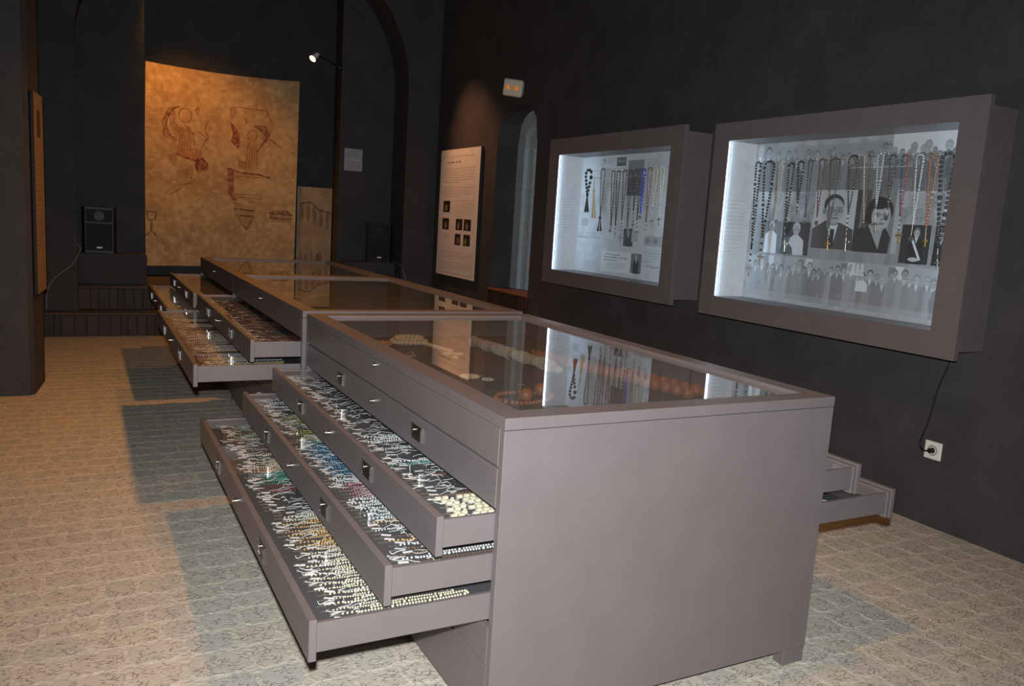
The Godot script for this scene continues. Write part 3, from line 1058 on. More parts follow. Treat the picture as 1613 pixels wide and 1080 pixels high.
	stroke(img, arc(Vector2(446, 446), 10, 8, PI, TAU), 1.8, dk, 0.6)
	# chalice lower left
	stroke(img, [Vector2(6, 464), Vector2(38, 466), Vector2(32, 490), Vector2(12, 490), Vector2(8, 466)], 2.0, dk, 0.6)
	stroke(img, [Vector2(22, 492), Vector2(22, 528)], 3.0, dk, 0.55)
	stroke(img, [Vector2(6, 542), Vector2(22, 526), Vector2(40, 544)], 2.2, dk, 0.6)
	# broad faded washes of the lost parts, then plaster showing through everywhere
	var wash := noise(0.011, 3, 22)
	var wear := noise(0.05, 4, 23)
	for y in 640:
		for x in 480:
			var q := wash.get_noise_2d(x, y)
			var c := img.get_pixel(x, y)
			if q > 0.1:
				c = c.lerp(br, minf(0.16, (q - 0.1) * 0.5))
			var e := smoothstep(-0.25, 0.3, wear.get_noise_2d(x, y)) * 0.5
			img.set_pixel(x, y, c.lerp(bare.get_pixel(x, y), e))
	return img

func arc(c: Vector2, rx: float, ry: float, a: float, b: float) -> Array:
	var out := []
	for k in 17:
		var t := lerpf(a, b, k / 16.0)
		out.append(c + Vector2(cos(t) * rx, sin(t) * ry))
	return out

func fragment() -> Image:
	var img := canvas(160, 320, Color8(186, 158, 124), Color8(160, 132, 100), 0.012, 17)
	var dk := Color8(96, 68, 52)
	stroke(img, [Vector2(10, 60), Vector2(60, 52), Vector2(100, 78), Vector2(158, 90)], 3.0, dk, 0.4)
	for k in 5:
		fillpoly(img, [Vector2(10 + k * 30, 60 + k * 7), Vector2(26 + k * 30, 50 + k * 7), Vector2(28 + k * 30, 110 + k * 8), Vector2(14 + k * 30, 116 + k * 8)], dk, 0.4)
	for k in 4:
		fillpoly(img, [Vector2(8 + k * 24, 264), Vector2(20 + k * 24, 206 + (k % 2) * 26), Vector2(30 + k * 24, 262)], dk, 0.35)
	fillpoly(img, [Vector2(90, 240), Vector2(110, 226), Vector2(120, 262), Vector2(96, 268)], dk, 0.6)
	img.resize(50, 100, Image.INTERPOLATE_CUBIC)
	img.resize(160, 320, Image.INTERPOLATE_CUBIC)
	return img

func notice() -> Image:
	var img := canvas(128, 170, gray(0.62), gray(0.68), 0.02, 19)
	textlines(img, 20, 16, 88, 5, 13, 4, gray(0.35), 0.7)
	rct(img, 14, 84, 100, 3, gray(0.8), 0.8)
	textlines(img, 16, 98, 96, 5, 13, 4, gray(0.38), 0.7)
	return img

func pillar_text() -> Image:
	var img := canvas(128, 512, Color8(158, 132, 106), Color8(146, 120, 95), 0.02, 20)
	rct(img, 40, 40, 50, 70, Color8(60, 46, 36))
	textlines(img, 14, 140, 100, 22, 13, 3, Color8(90, 70, 54), 0.6)
	return img

# ------------------------------------------------------------------ lit wall cases
func make_display_cases() -> void:
	# [label, frame z far/near, frame y low/high, opening z, opening y, image]
	display("lit wall case with two large grey portraits behind hanging rosaries", Vector4(-4.610, -2.600, 1.019, 2.376), Vector4(-4.462, -2.752, 1.158, 2.252), collage())
	display("lit wall case with papers behind two tasselled cords, beside the niche", Vector4(-6.952, -4.944, 1.031, 2.400), Vector4(-6.780, -5.104, 1.165, 2.250), papers())

func display(label: String, f: Vector4, o: Vector4, img: Image) -> void:
	var xf := 4.02
	var c := thing("display_case", label, "display case", Vector3(WALL_X, f.z, (f.x + f.y) * 0.5), 0.0, "lit cases on the right wall")
	var g := -c.position
	var st := mb()
	X.origin = g
	box(st, Vector3(xf, f.z, f.x), Vector3(xf + 0.035, f.w, o.x), 0.0006)
	box(st, Vector3(xf, f.z, o.y), Vector3(xf + 0.035, f.w, f.y), 0.0006)
	box(st, Vector3(xf + 0.00002, f.z, o.x - 0.002), Vector3(xf + 0.035, o.z, o.y + 0.002), 0.0006)
	box(st, Vector3(xf + 0.00002, o.w, o.x - 0.002), Vector3(xf + 0.035, f.w, o.y + 0.002), 0.0006)
	build(st, "frame", M.taupe, c)
	# box behind the frame
	st = mb()
	X.origin = g
	var i := 0.038
	box(st, Vector3(xf + 0.035, f.z + i, f.x + i), Vector3(WALL_X, f.w - i, o.x - 0.014), 0.002)
	box(st, Vector3(xf + 0.035, f.z + i, o.y + 0.014), Vector3(WALL_X, f.w - i, f.y - i), 0.002)
	box(st, Vector3(xf + 0.035, f.z + i, o.x - 0.014), Vector3(WALL_X, o.z, o.y + 0.014), 0.002)
	box(st, Vector3(xf + 0.035, o.w, o.x - 0.014), Vector3(WALL_X, f.w - i, o.y + 0.014), 0.002)
	build(st, "box", M.taupe, c)
	st = mb()
	X.origin = g
	var side := mb()
	X.origin = g
	box(side, Vector3(xf + 0.085, o.z, o.y + 0.002), Vector3(4.294, o.w, o.y + 0.0135), 0.0)
	build(side, "side_lining", M.case_white, c)
	side = mb()
	X.origin = g
	pic(side, Vector3(xf + 0.019, o.w, o.x + 0.0008), Vector3(4.2929 - xf - 0.019, 0, 0), Vector3(0, o.z - o.w, 0))
	build(side, "side_print", printed(side_text(), 0.6), c)
	side = mb()
	X.origin = g
	box(side, Vector3(4.294, o.z, o.x - 0.013), Vector3(4.322, o.w, o.y + 0.013), 0.0)
	build(side, "back_board", M.case_white, c)
	pic(st, Vector3(4.293, o.w, o.x), Vector3(0, 0, o.y - o.x), Vector3(0, o.z - o.w, 0))
	build(st, "back_print", printed(img, 0.5), c)
	# light strips down both sides, just behind the frame
	for e in [[o.x, 1.0, xf + 0.008], [o.y + 0.012, -1.0, xf + 0.037]]:
		st = mb()
		X.origin = g
		var z: float = e[0]
		box(st, Vector3(e[2], o.z + 0.005, minf(z, z + e[1] * 0.004)), Vector3(e[2] + 0.010, o.w - 0.005, maxf(z, z + e[1] * 0.004)), 0.0)
		var s := build(st, "led_strip", M.led, c)
		s.set_meta("label", "white light strip")
		var al := AreaLight3D.new()
		al.name = "strip_light"
		al.area_size = Vector2(0.010, o.w - o.z - 0.012)
		al.light_color = Color(0.75, 0.89, 1.0)
		al.light_energy = 0.135
		al.area_range = 20.0
		al.shadow_enabled = true
		add_child(al, true)
		var at := Vector3(e[2] + 0.012, (o.z + o.w) * 0.5, z + e[1] * 0.0065)
		al.look_at_from_position(at, at + Vector3(0.75, 0, e[1]), Vector3.UP)
	st = mb()
	X.origin = g
	quad(st, Vector3(xf + 0.004, o.z, o.x), Vector3(xf + 0.004, o.z, o.y), Vector3(xf + 0.004, o.w, o.y), Vector3(xf + 0.004, o.w, o.x), Vector3.LEFT)
	build(st, "glass_pane", M.glass, c)

func make_wall_things() -> void:
	var st: SurfaceTool
	# text panel by the niche
	var t := thing("info_panel", "tall cream text panel with six small photographs on the right wall", "panel", Vector3(WALL_X, 0.835, -9.69))
	st = mb()
	box(st, Vector3(-0.04, 0, -0.62), Vector3(-0.001, 1.64, 0.62), 0.002)
	build(st, "board", M.dark_gap, t)
	st = mb()
	pic(st, Vector3(-0.0405, 1.638, -0.618), Vector3(0, 0, 1.236), Vector3(0, -1.636, 0))
	build(st, "print", printed(info_panel()), t)
	# text panel on the pillar, seen almost edge on
	var dirp := (Vector3(-0.300, 0, -7.85) - Vector3(-0.350, 0, -7.335)).normalized()
	t = thing("info_panel", "narrow tan text panel hung on the left pillar, seen edge on", "panel", Vector3(-0.340, 0.80, -7.36))
	t.basis = Basis(dirp, Vector3.UP, dirp.cross(Vector3.UP))
	st = mb()
	box(st, Vector3(-0.01, 0, 0.002), Vector3(0.44, 1.56, 0.026), 0.004)
	build(st, "board", M.dark_gap, t)
	st = mb()
	pic(st, Vector3(0.438, 1.556, 0.0265), Vector3(-0.446, 0, 0), Vector3(0, -1.554, 0))
	build(st, "print", printed(pillar_text()), t)
	# fresco banner, curved with the apse
	st = mb()
	var nx := 24
	for k in nx:
		var a := float(k) / nx
		var b := float(k + 1) / nx
		var p := [banner(a, 0), banner(b, 0), banner(b, 1), banner(a, 1)]
		var uv := [Vector2(a, 0), Vector2(b, 0), Vector2(b, 1), Vector2(a, 1)]
		for j in [0, 1, 2, 0, 2, 3]:
			vert(st, p[j], Vector3((0.5 - uv[j].x) * 0.5, 0, 1).normalized(), uv[j])
	t = thing("fresco_banner", "large ochre banner of a worn fresco with two winged figures", "banner", Vector3(1.75, 0.66, -12.1))
	var fr := build(st, "print", printed(fresco(), 0.75), t)
	fr.position = -t.position
	st = mb()
	for k in nx:
		var a := float(k) / nx
		var b := float(k + 1) / nx
		var back := Vector3(0, 0, -0.012)
		quad(st, banner(a, 0) + back, banner(b, 0) + back, banner(b, 1) + back, banner(a, 1) + back, Vector3.FORWARD)
		quad(st, banner(a, 0), banner(b, 0), banner(b, 0) + back, banner(a, 0) + back, Vector3.UP)
		quad(st, banner(a, 1), banner(b, 1), banner(b, 1) + back, banner(a, 1) + back, Vector3.DOWN)
	for e in [[0.0, Vector3.LEFT], [1.0, Vector3.RIGHT]]:
		quad(st, banner(e[0], 0), banner(e[0], 1), banner(e[0], 1) + Vector3(0, 0, -0.012), banner(e[0], 0) + Vector3(0, 0, -0.012), e[1])
	for bx in [0.85, 2.67]:
		box(st, Vector3(bx - 0.02, 3.25, -12.379), Vector3(bx + 0.02, 3.29, -12.05), 0.002)
	var bk := build(st, "backing", M.cream_plastic, t)
	bk.position = -t.position
	# the smaller piece beside it
	t = thing("fresco_fragment", "small tan fresco piece low beside the large banner", "painting", Vector3(3.035, 0.60, -12.05))
	st = mb()
	box(st, Vector3(-0.255, 0, -0.02), Vector3(0.255, 1.31, 0), 0.002)
	build(st, "board", M.cream_plastic, t)
	st = mb()
	pic(st, Vector3(-0.254, 1.309, 0.0005), Vector3(0.508, 0, 0), Vector3(0, -1.308, 0))
	build(st, "print", printed(fragment(), 0.75), t)
	st = mb()
	box(st, Vector3(-0.02, -0.045, -0.328), Vector3(0.02, 1.1, -0.02), 0.002)
	build(st, "stay", M.dark_gap, t)
	# paper notice
	t = thing("notice", "grey paper notice on the dark pier above the right loudspeaker", "notice", Vector3(3.31, 2.15, -11.1))
	st = mb()
	box(st, Vector3(-0.126, 0, 0.0005), Vector3(0.126, 0.295, 0.004), 0.0005)
	build(st, "sheet", M.paper, t)
	st = mb()
	pic(st, Vector3(-0.1255, 0.2945, 0.0045), Vector3(0.251, 0, 0), Vector3(0, -0.294, 0))
	build(st, "print", printed(notice()), t)
	# loudspeakers
	speaker(Vector3(0.178, 0.925, -10.95), "black loudspeaker on the ledge left of the banner", 0.0)
	speaker(Vector3(3.64, 0.925, -10.95), "black loudspeaker on the ledge right of the banner, under the notice", -0.05)
	cord("speaker_cable", "thin cable trailing from the left loudspeaker down the steps", [Vector3(-0.012, 1.12, -10.99), Vector3(-0.03, 1.06, -10.76), Vector3(-0.055, 1.03, -10.535), Vector3(-0.02, 0.985, -10.53), Vector3(-0.085, 0.84, -10.53), Vector3(-0.15, 0.76, -10.53), Vector3(-0.27, 0.66, -10.53), Vector3(-0.345, 0.55, -10.53), Vector3(-0.37, 0.42, -10.53), Vector3(-0.37, 0.282, -10.53)], 0.008, M.grey_cable)
	cord("speaker_cable", "thin cable hanging below the right loudspeaker", [Vector3(3.80, 0.94, -10.95), Vector3(3.84, 0.935, -10.75), Vector3(3.855, 0.91, -10.535), Vector3(3.88, 0.86, -10.53), Vector3(3.92, 0.75, -10.53), Vector3(3.97, 0.56, -10.53), Vector3(3.97, 0.282, -10.53)], 0.006, M.grey_cable)
	cord("power_cord", "black cord running from the portrait case to the wall socket", [Vector3(4.312, 1.06, -2.80), Vector3(4.312, 0.95, -2.812), Vector3(4.312, 0.82, -2.85), Vector3(4.31, 0.70, -2.868), Vector3(4.312, 0.60, -2.885), Vector3(4.312, 0.50, -2.912), Vector3(4.31, 0.455, -2.915), Vector3(4.295, 0.438, -2.88), Vector3(4.29, 0.442, -2.846)], 0.005, M.cable)
	cord("power_cord", "black cord hanging below the case of papers", [Vector3(4.312, 1.07, -5.96), Vector3(4.312, 0.85, -5.955), Vector3(4.312, 0.6, -5.94), Vector3(4.312, 0.3, -5.95), Vector3(4.312, 0.01, -5.94)], 0.006, M.cable)
	# wall socket with its plug
	t = thing("wall_socket", "white wall socket with a black plug below the portrait case", "socket", Vector3(WALL_X, 0.446, -2.834))
	st = mb()
	box(st, Vector3(-0.012, -0.052, -0.052), Vector3(0, 0.052, 0.052), 0.004)
	build(st, "plate", M.white_plastic, t)
	st = mb()
	for k in 20:
		var a0 := TAU * k / 20
		var a1 := TAU * (k + 1) / 20
		var q := []
		for w in [[a0, 0.030], [a1, 0.030], [a1, 0.024], [a0, 0.024]]:
			q.append(Vector3(-0.0135, sin(w[0]) * w[1], cos(w[0]) * w[1]))
		quad(st, q[0], q[1], q[2], q[3], Vector3.LEFT)
	build(st, "rim", M.grey_cable, t)
	st = mb()
	bar(st, Vector3(-0.012, 0, 0), Vector3(-0.038, 0, -0.004), 0.018, 0.013, 14)
	build(st, "plug", M.cable, t)
	# emergency light above the niche
	t = thing("emergency_light", "small cream emergency light with two amber lamps above the niche", "lamp", Vector3(WALL_X, 3.05, -8.22))
	var tilt := Transform3D(Basis(Vector3.UP, 0.62) * Basis(Vector3.BACK, 0.12) * Basis(Vector3.RIGHT, 0.14), Vector3(-0.10, 0, 0.02))
	st = mb()
	X = tilt
	box(st, Vector3(-0.035, -0.09, -0.115), Vector3(0.02, 0.09, 0.115), 0.014)
	build(st, "cover", M.cream_plastic, t)
	st = mb()
	X = tilt
	box(st, Vector3(0.019, -0.06, 0.02), Vector3(0.075, 0.07, 0.10), 0.006)
	X = Transform3D()
	box(st, Vector3(-0.045, -0.05, -0.06), Vector3(0, 0.06, 0.04), 0.006)
	build(st, "bracket", M.cream_plastic, t)
	for zz in [-0.055, 0.05]:
		st = mb()
		X = tilt
		ball(st, Vector3(-0.036, 0.0, zz), 0.028, 6, 10, Vector3(0.15, 1, 1))
		build(st, "lamp_dot", M.amber, t)
	# spot beside the banner, its bulb in view
	fixture(Vector3(2.78, 3.60, -11.3), Vector3(1.5, 2.3, -10.6), Vector3(3.13, 3.50, -11.2), "small white spotlight on the pier beside the banner, lit", 1.2, 50.0)
	# the same kind on the other pier, and on rods from the ceiling, above the frame
	fixture(Vector3(0.84, 4.28, -11.0), Vector3(1.55, 1.8, -12.15), Vector3(0.70, 4.4, -11.12), "small white spotlight high on the left pier", 3.4, 42.0)
	fixture(Vector3(1.9, 3.5, -2.2), Vector3(1.85, 0.0, -2.5), Vector3(1.9, 5.19, -2.2), "white spotlight hanging over the nearest cabinet", 1.5, 62.0)
	fixture(Vector3(1.5, 3.5, -4.1), Vector3(0.9, 0.0, -4.6), Vector3(1.5, 5.19, -4.1), "white spotlight hanging over the middle cabinet", 2.7, 60.0)
	fixture(Vector3(1.45, 3.6, -6.5), Vector3(0.9, 0.0, -6.9), Vector3(1.45, 5.19, -6.5), "white spotlight hanging over the far cabinet", 3.6, 60.0)
	fixture(Vector3(3.3, 4.25, -10.05), Vector3(4.3, 1.30, -9.05), Vector3(3.3, 5.19, -10.05), "white spotlight hanging before the text panel", 5.3, 29.0, Color(1.0, 0.70, 0.48))

func banner(u: float, v: float) -> Vector3:
	var bow := 1.0 - pow(2.0 * u - 1.0, 2.0)
	var x := lerpf(lerpf(0.763, 2.762, u), lerpf(0.725, 2.736, u), v)
	return Vector3(x, lerpf(3.37, 0.70, v), -12.0 - bow * 0.22 + v * 0.0)

func cord(called: String, label: String, pts: Array, r: float, mat: Material) -> void:
	var st := mb()
	X.origin = -pts[0]
	tube(st, smooth(pts), r, 7)
	var o := build(st, called, mat)
	o.position = pts[0]
	tag(o, label, "cable")

func speaker(at: Vector3, label: String, turn: float) -> void:
	var t := thing("loudspeaker", label, "loudspeaker", at, turn, "loudspeakers beside the apse")
	var st := mb()
	prism(st, [Vector2(-0.185, 0.11), Vector2(-0.15, 0.135), Vector2(0.15, 0.135), Vector2(0.185, 0.11), Vector2(0.13, -0.13), Vector2(-0.13, -0.13)], 0.0, 0.535)
	build(st, "cabinet", M.black_plastic, t)
	st = mb()
	box(st, Vector3(-0.14, 0.03, 0.134), Vector3(0.14, 0.345, 0.143), 0.006)
	build(st, "grille", M.grille, t)
	st = mb()
	box(st, Vector3(-0.14, 0.365, 0.134), Vector3(0.14, 0.51, 0.139), 0.004)
	build(st, "horn_plate", M.grille, t)
	st = mb()
	bar(st, Vector3(0, 0.437, 0.139), Vector3(0, 0.437, 0.146), 0.05, 0.056, 18)
	build(st, "horn", M.black_plastic, t)
	st = mb()
	box(st, Vector3(-0.03, 0.055, 0.143), Vector3(0.03, 0.075, 0.146), 0.002)
	var b := build(st, "badge", M.white_plastic, t)
	b.set_meta("label", "small white badge")

func fixture(at: Vector3, aim: Vector3, mount: Vector3, label: String, energy: float, angle: float, tint := WARM) -> void:
	var t := thing("spotlight", label, "spotlight", at)
	var d := (aim - at).normalized()
	var st := mb()
	bar(st, -d * 0.10, d * 0.0, 0.024, 0.042, 16)
	bar(st, d * 0.0, d * 0.025, 0.042, 0.046, 16, false)
	build(st, "housing", M.white_plastic, t)
	st = mb()
	bar(st, d * 0.002, d * 0.008, 0.039, 0.039, 16)
	build(st, "lens", M.bulb, t)
	st = mb()
	tube(st, [-d * 0.08, (mount - at) * 0.5 - d * 0.05, mount - at], 0.007, 8)
	build(st, "arm", M.black_plastic, t)
	st = mb()
	var away := (mount - at).normalized()
	bar(st, mount - at - away * 0.03, mount - at, 0.035, 0.035, 14)
	build(st, "mount", M.black_plastic, t)
	spot(at + d * 0.05, aim, energy, angle, 0.05, 0.9, tint)

# ------------------------------------------------------------------ rosaries
# beads along a path (points), every eleventh larger
func beads(st: SurfaceTool, pts: Array, r: float, step: float, lat := 4, lon := 6, squash := Vector3.ONE) -> void:
	var dist := 0.0
	var next := 0.0
	var n := 0
	for k in pts.size() - 1:
		var a: Vector3 = pts[k]
		var b: Vector3 = pts[k + 1]
		var l := a.distance_to(b)
		while next <= dist + l:
			var big := n % 11 == 10
			ball(st, a.lerp(b, (next - dist) / l), r * (1.3 if big else 1.0), lat, lon, squash)
			next += step * (1.5 if n % 11 >= 9 else 1.0)
			n += 1
		dist += l

func cross_shape(st: SurfaceTool, at: Vector3, along: Vector3, face: Vector3, l: float, w: float) -> void:
	var y := along.normalized()
	var x := y.cross(face).normalized()
	X = Transform3D(Basis(x, y, x.cross(y)), at)
	box(st, Vector3(-w, 0, -w * 0.5), Vector3(w, l, w * 0.5), w * 0.2)
	box(st, Vector3(-l * 0.34, l * 0.28 - w, -w * 0.45), Vector3(l * 0.34, l * 0.28 + w, w * 0.45), w * 0.2)
	X = Transform3D()

# one hanging rosary: top of its loop, foot of its loop, end of its tail (z, y); plane x = 4.2
func hang(z: float, y: float, zb: float, yb: float, zc: float, yc: float, half: float, r: float, bead: Material, label: String, end: String, group: String, second: Material = null, end_mat: Material = null) -> void:
	var t := thing("rosary", label, "rosary", Vector3(4.2, y, z), 0.0, group)
	var st := mb()
	var loop := []
	for k in 9:
		var a := PI * k / 8.0
		loop.append(Vector3(0, sin(a) * half * 0.9 - half * 0.9, -cos(a) * half))
	var foot := Vector3(0, yb - y, zb - z)
	var left := [foot, Vector3(0, (yb - y) * 0.5, (zb - z) * 0.5 - half * 0.62), loop[0]]
	var right := [loop[8], Vector3(0, (yb - y) * 0.5, (zb - z) * 0.5 + half * 0.62), foot]
	var la := smooth(left, 4)
	var ra := smooth(right, 4)
	var step := r * 2.35
	if second == null:
		beads(st, la + loop + ra, r, step)
		build(st, "bead_loop", bead, t)
	else:
		beads(st, la + loop.slice(0, 5), r, step)
		build(st, "bead_loop", bead, t)
		st = mb()
		beads(st, loop.slice(4) + ra, r, step)
		build(st, "bead_loop", second, t)
	st = mb()
	tube(st, la + loop + ra, minf(r * 0.28, 0.0022), 4)
	var tail := Vector3(0, yc - y, zc - z)
	tube(st, [foot, tail + (foot - tail).normalized() * 0.03], 0.0018, 4)
	# the pin it hangs from
	bar(st, Vector3(0, -0.004, 0), Vector3(0.092, -0.004, 0), 0.002, 0.002, 6)
	build(st, "cord", M.silver, t)
	if end == "cross":
		st = mb()
		beads(st, [foot, foot.lerp(tail, 0.6)], r, r * 5.0)
		build(st, "tail_beads", bead, t)
		st = mb()
		var l := clampf((foot - tail).length() * 0.42, 0.035, 0.085)
		cross_shape(st, tail + (foot - tail).normalized() * l, tail - foot, Vector3.LEFT, l, l * 0.06 + 0.001)
		build(st, "crucifix", end_mat if end_mat else M.silver, t)
	elif end == "tassel":
		st = mb()
		ball(st, foot, 0.014, 6, 8)
		bar(st, foot, foot.lerp(tail, 0.3), 0.006, 0.009, 8)
		bar(st, foot.lerp(tail, 0.3), tail, 0.010, 0.024, 12)
		build(st, "tassel", bead, t)
	elif end == "medal":
		st = mb()
		bar(st, tail + Vector3(-0.003, 0.012, 0), tail + Vector3(0.003, 0.012, 0), 0.014, 0.014, 14)
		build(st, "medal", M.silver, t)

func make_case_contents() -> void:
	var B: Dictionary = M.bead
	var g2 := "rosaries hanging in the portrait case"
	var g1 := "rosaries hanging in the case of papers"
	hang(-4.339, 2.117, -4.323, 1.514, -4.323, 1.315, 0.020, 0.0085, B.black, "black rosary with a long brown crucifix, leftmost in the portrait case", "cross", g2, null, B.brown)
	hang(-4.231, 2.118, -4.229, 1.60, -4.230, 1.404, 0.046, 0.0090, B.black, "thick doubled black rosary, second from left in the portrait case", "cross", g2, null, B.brown)
	hang(-4.123, 2.104, -4.116, 1.750, -4.116, 1.70, 0.016, 0.0055, B.bone, "pale bone rosary, third from left in the portrait case", "medal", g2)
	hang(-4.031, 2.101, -4.032, 1.686, -4.014, 1.510, 0.022, 0.0075, B.black, "black rosary over the dark white-haired photograph", "cross", g2)
	hang(-3.951, 2.109, -3.944, 1.841, -3.941, 1.760, 0.024, 0.0070, B.black, "short black rosary, fifth from left in the portrait case", "cross", g2, null, B.brown)
	hang(-3.870, 2.116, -3.866, 1.745, -3.864, 1.700, 0.018, 0.0045, B.navy, "thin dark blue rosary, sixth from left in the portrait case", "medal", g2)
	hang(-3.776, 2.118, -3.768, 1.748, -3.768, 1.700, 0.020, 0.0050, B.wine, "dark red rosary just left of the man's portrait", "medal", g2)
	hang(-3.673, 2.119, -3.665, 1.678, -3.658, 1.542, 0.036, 0.0045, B.dark_silver, "wide thin rosary hanging across the man's portrait", "cross", g2, null, B.gold)
	hang(-3.537, 2.129, -3.527, 1.774, -3.521, 1.540, 0.034, 0.0055, B.black, "dark rosary with a silver cross between the two portraits", "cross", g2)
	hang(-3.436, 2.130, -3.407, 1.737, -3.405, 1.690, 0.022, 0.0050, B.bone, "pale and brown rosary at the left edge of the woman's portrait", "medal", g2, B.brown)
	hang(-3.344, 2.130, -3.333, 1.826, -3.321, 1.671, 0.020, 0.0060, B.clear, "clear glass rosary over the woman's hair", "cross", g2)
	hang(-3.257, 2.122, -3.251, 1.808, -3.253, 1.745, 0.020, 0.0055, B.dark_silver, "grey rosary at the right edge of the woman's portrait", "medal", g2)
	hang(-3.177, 2.119, -3.163, 1.772, -3.151, 1.611, 0.020, 0.0055, B.navy, "rosary half blue and half red in the portrait case", "cross", g2, B.red, B.gold)
	hang(-3.082, 2.115, -3.072, 1.737, -3.074, 1.630, 0.022, 0.0055, B.clear, "white rosary with a round medal, third from right in the portrait case", "medal", g2)
	hang(-2.994, 2.111, -2.986, 1.712, -2.980, 1.600, 0.024, 0.0080, B.wood, "brown wooden rosary, second from right in the portrait case", "cross", g2, null, B.gold)
	hang(-2.908, 2.116, -2.899, 1.606, -2.887, 1.479, 0.040, 0.0110, B.black, "rosary of large black beads, rightmost in the portrait case", "cross", g2)
	hang(-6.513, 2.119, -6.513, 1.885, -6.504, 1.728, 0.050, 0.0150, B.black, "short string of large black beads with a black tassel", "tassel", g1)
	hang(-6.413, 2.05, -6.406, 1.930, -6.378, 1.678, 0.010, 0.0030, B.bone, "pale thin cord with a cream tassel", "tassel", g1)
	hang(-6.276, 2.124, -6.269, 1.681, -6.268, 1.561, 0.032, 0.0060, B.black, "long black cord ending in a black tassel", "tassel", g1)
	var row := [[-6.109, 2.10, -6.086, 1.602, -6.092, 1.56, "dark_silver", "medal", "dark thin rosary with a medal, next to the tasselled cords"],
		[-6.030, 2.098, -6.015, 1.621, -6.012, 1.513, "dark_silver", "cross", "thin grey rosary, second right of the tasselled cords"],
		[-5.932, 2.104, -5.928, 1.673, -5.920, 1.459, "black", "cross", "thin black rosary with the lowest cross in the case of papers"],
		[-5.848, 2.102, -5.834, 1.611, -5.834, 1.545, "dark_silver", "medal", "grey rosary in front of the tall grey photograph, left one"],
		[-5.767, 2.104, -5.764, 1.758, -5.748, 1.581, "black", "cross", "black rosary in front of the tall grey photograph, right one"],
		[-5.715, 2.106, -5.700, 1.680, -5.690, 1.529, "dark_silver", "cross", "grey rosary with a dark cross just left of the blue one"],
		[-5.661, 2.105, -5.662, 1.736, -5.661, 1.690, "cobalt", "medal", "bright blue rosary in the case of papers"],
		[-5.580, 2.115, -5.573, 1.667, -5.571, 1.576, "brown", "cross", "brown rosary right of the blue one"],
		[-5.496, 2.112, -5.501, 1.778, -5.491, 1.630, "bone", "cross", "pale rosary, second from right in the case of papers"],
		[-5.410, 2.116, -5.405, 1.810, -5.396, 1.641, "cream", "cross", "pale rosary, rightmost in the case of papers"]]
	for r in row:
		hang(r[0], r[1], r[2], r[3], r[4], r[5], 0.024, 0.0062 if r[6] != "cobalt" else 0.0085, B[r[6]], r[8], r[7], g1)
	# things lying under the glass of the near cabinet
	var y := 0.9095
	var t := thing("rosary", "giant rosary of large round wooden beads under the nearest glass top", "rosary", Vector3(2.26, y, -2.85))
	var st := mb()
	for k in 9:
		ball(st, Vector3(0.055 - k * 0.012, 0.028, 0.30 - k * 0.058), 0.029, 8, 12)
		ball(st, Vector3(-0.030 - k * 0.012, 0.028, 0.28 - k * 0.058), 0.029, 8, 12)
	build(st, "bead_loop", B.wood, t)
	st = mb()
	for k in 14:
		ball(st, Vector3(-0.055 - k * 0.010, 0.02, -0.25 - k * 0.040), 0.019, 6, 9)
		ball(st, Vector3(-0.13 - k * 0.007, 0.02, -0.22 - k * 0.036), 0.019, 6, 9)
	build(st, "tail_beads", B.wood, t)
	t = thing("rosary", "thick pale strand of shell discs under the nearest glass top", "rosary", Vector3(1.90, y, -3.55))
	st = mb()
	for k in 34:
		var z := 0.34 - k * 0.0225
		var a := Vector3(0.04 - k * 0.0018, 0.030, z)
		X = Transform3D(Basis(Vector3.UP, rng.randf_range(-0.15, 0.15)), a)
		bar(st, Vector3(0, 0, -0.007), Vector3(0, 0, 0.007), rng.randf_range(0.018, 0.031), rng.randf_range(0.020, 0.033), 12)
	X = Transform3D()
	ball(st, Vector3(0.045, 0.024, 0.385), 0.032, 8, 12, Vector3(0.8, 0.6, 1.4))
	build(st, "disc_strand", B.shell, t)
	t = thing("rosary", "coiled cream rosary with a pale cross under the nearest glass top", "rosary", Vector3(1.56, y, -4.09))
	st = mb()
	for q in [[0.095, 0.0], [0.072, 0.018], [0.05, 0.0]]:
		var n := int(q[0] * 270)
		for k in n:
			ball(st, Vector3(cos(TAU * k / n) * q[0], 0.013 + q[1], sin(TAU * k / n) * q[0] * 0.8), 0.0125, 6, 8)
	for k in 12:
		ball(st, Vector3(0.06 + k * 0.004, 0.012, 0.07 + k * 0.024), 0.012, 6, 8)
	build(st, "bead_loop", B.bone, t)
	st = mb()
	cross_shape(st, Vector3(0.10, 0.012, 0.36), Vector3(-0.3, 0, 1), Vector3.UP, 0.15, 0.012)
	build(st, "crucifix", B.bone, t)
	flat_coil("small coil of orange beads at the far corner of the nearest glass top", Vector3(1.39, y, -4.04), 0.045, 0.011, B.orange, 2)
	flat_coil("flat coil of tiny black beads under the nearest glass top", Vector3(1.555, y, -2.97), 0.068, 0.005, B.black, 4)
	flat_coil("flat coil of tiny pale beads under the nearest glass top", Vector3(1.50, y, -3.17), 0.04, 0.005, B.bone, 3)
	flat_coil("little coil of grey beads beside the pale coil", Vector3(1.55, y, -3.09), 0.022, 0.005, B.pearl, 2)
	t = thing("rosary", "small dark red rosary with a white tag under the nearest glass top", "rosary", Vector3(1.42, y, -3.74))
	st = mb()
	for k in 30:
		ball(st, Vector3(cos(TAU * k / 30.0) * 0.05, 0.007, sin(TAU * k / 30.0) * 0.03), 0.006)
	build(st, "bead_loop", B.wine, t)
	st = mb()
	X = Transform3D(Basis(Vector3.UP, 0.5), Vector3(0.0, 0.004, 0.05))
	box(st, Vector3(-0.02, 0, -0.01), Vector3(0.02, 0.001, 0.01), 0.0003)
	X = Transform3D()
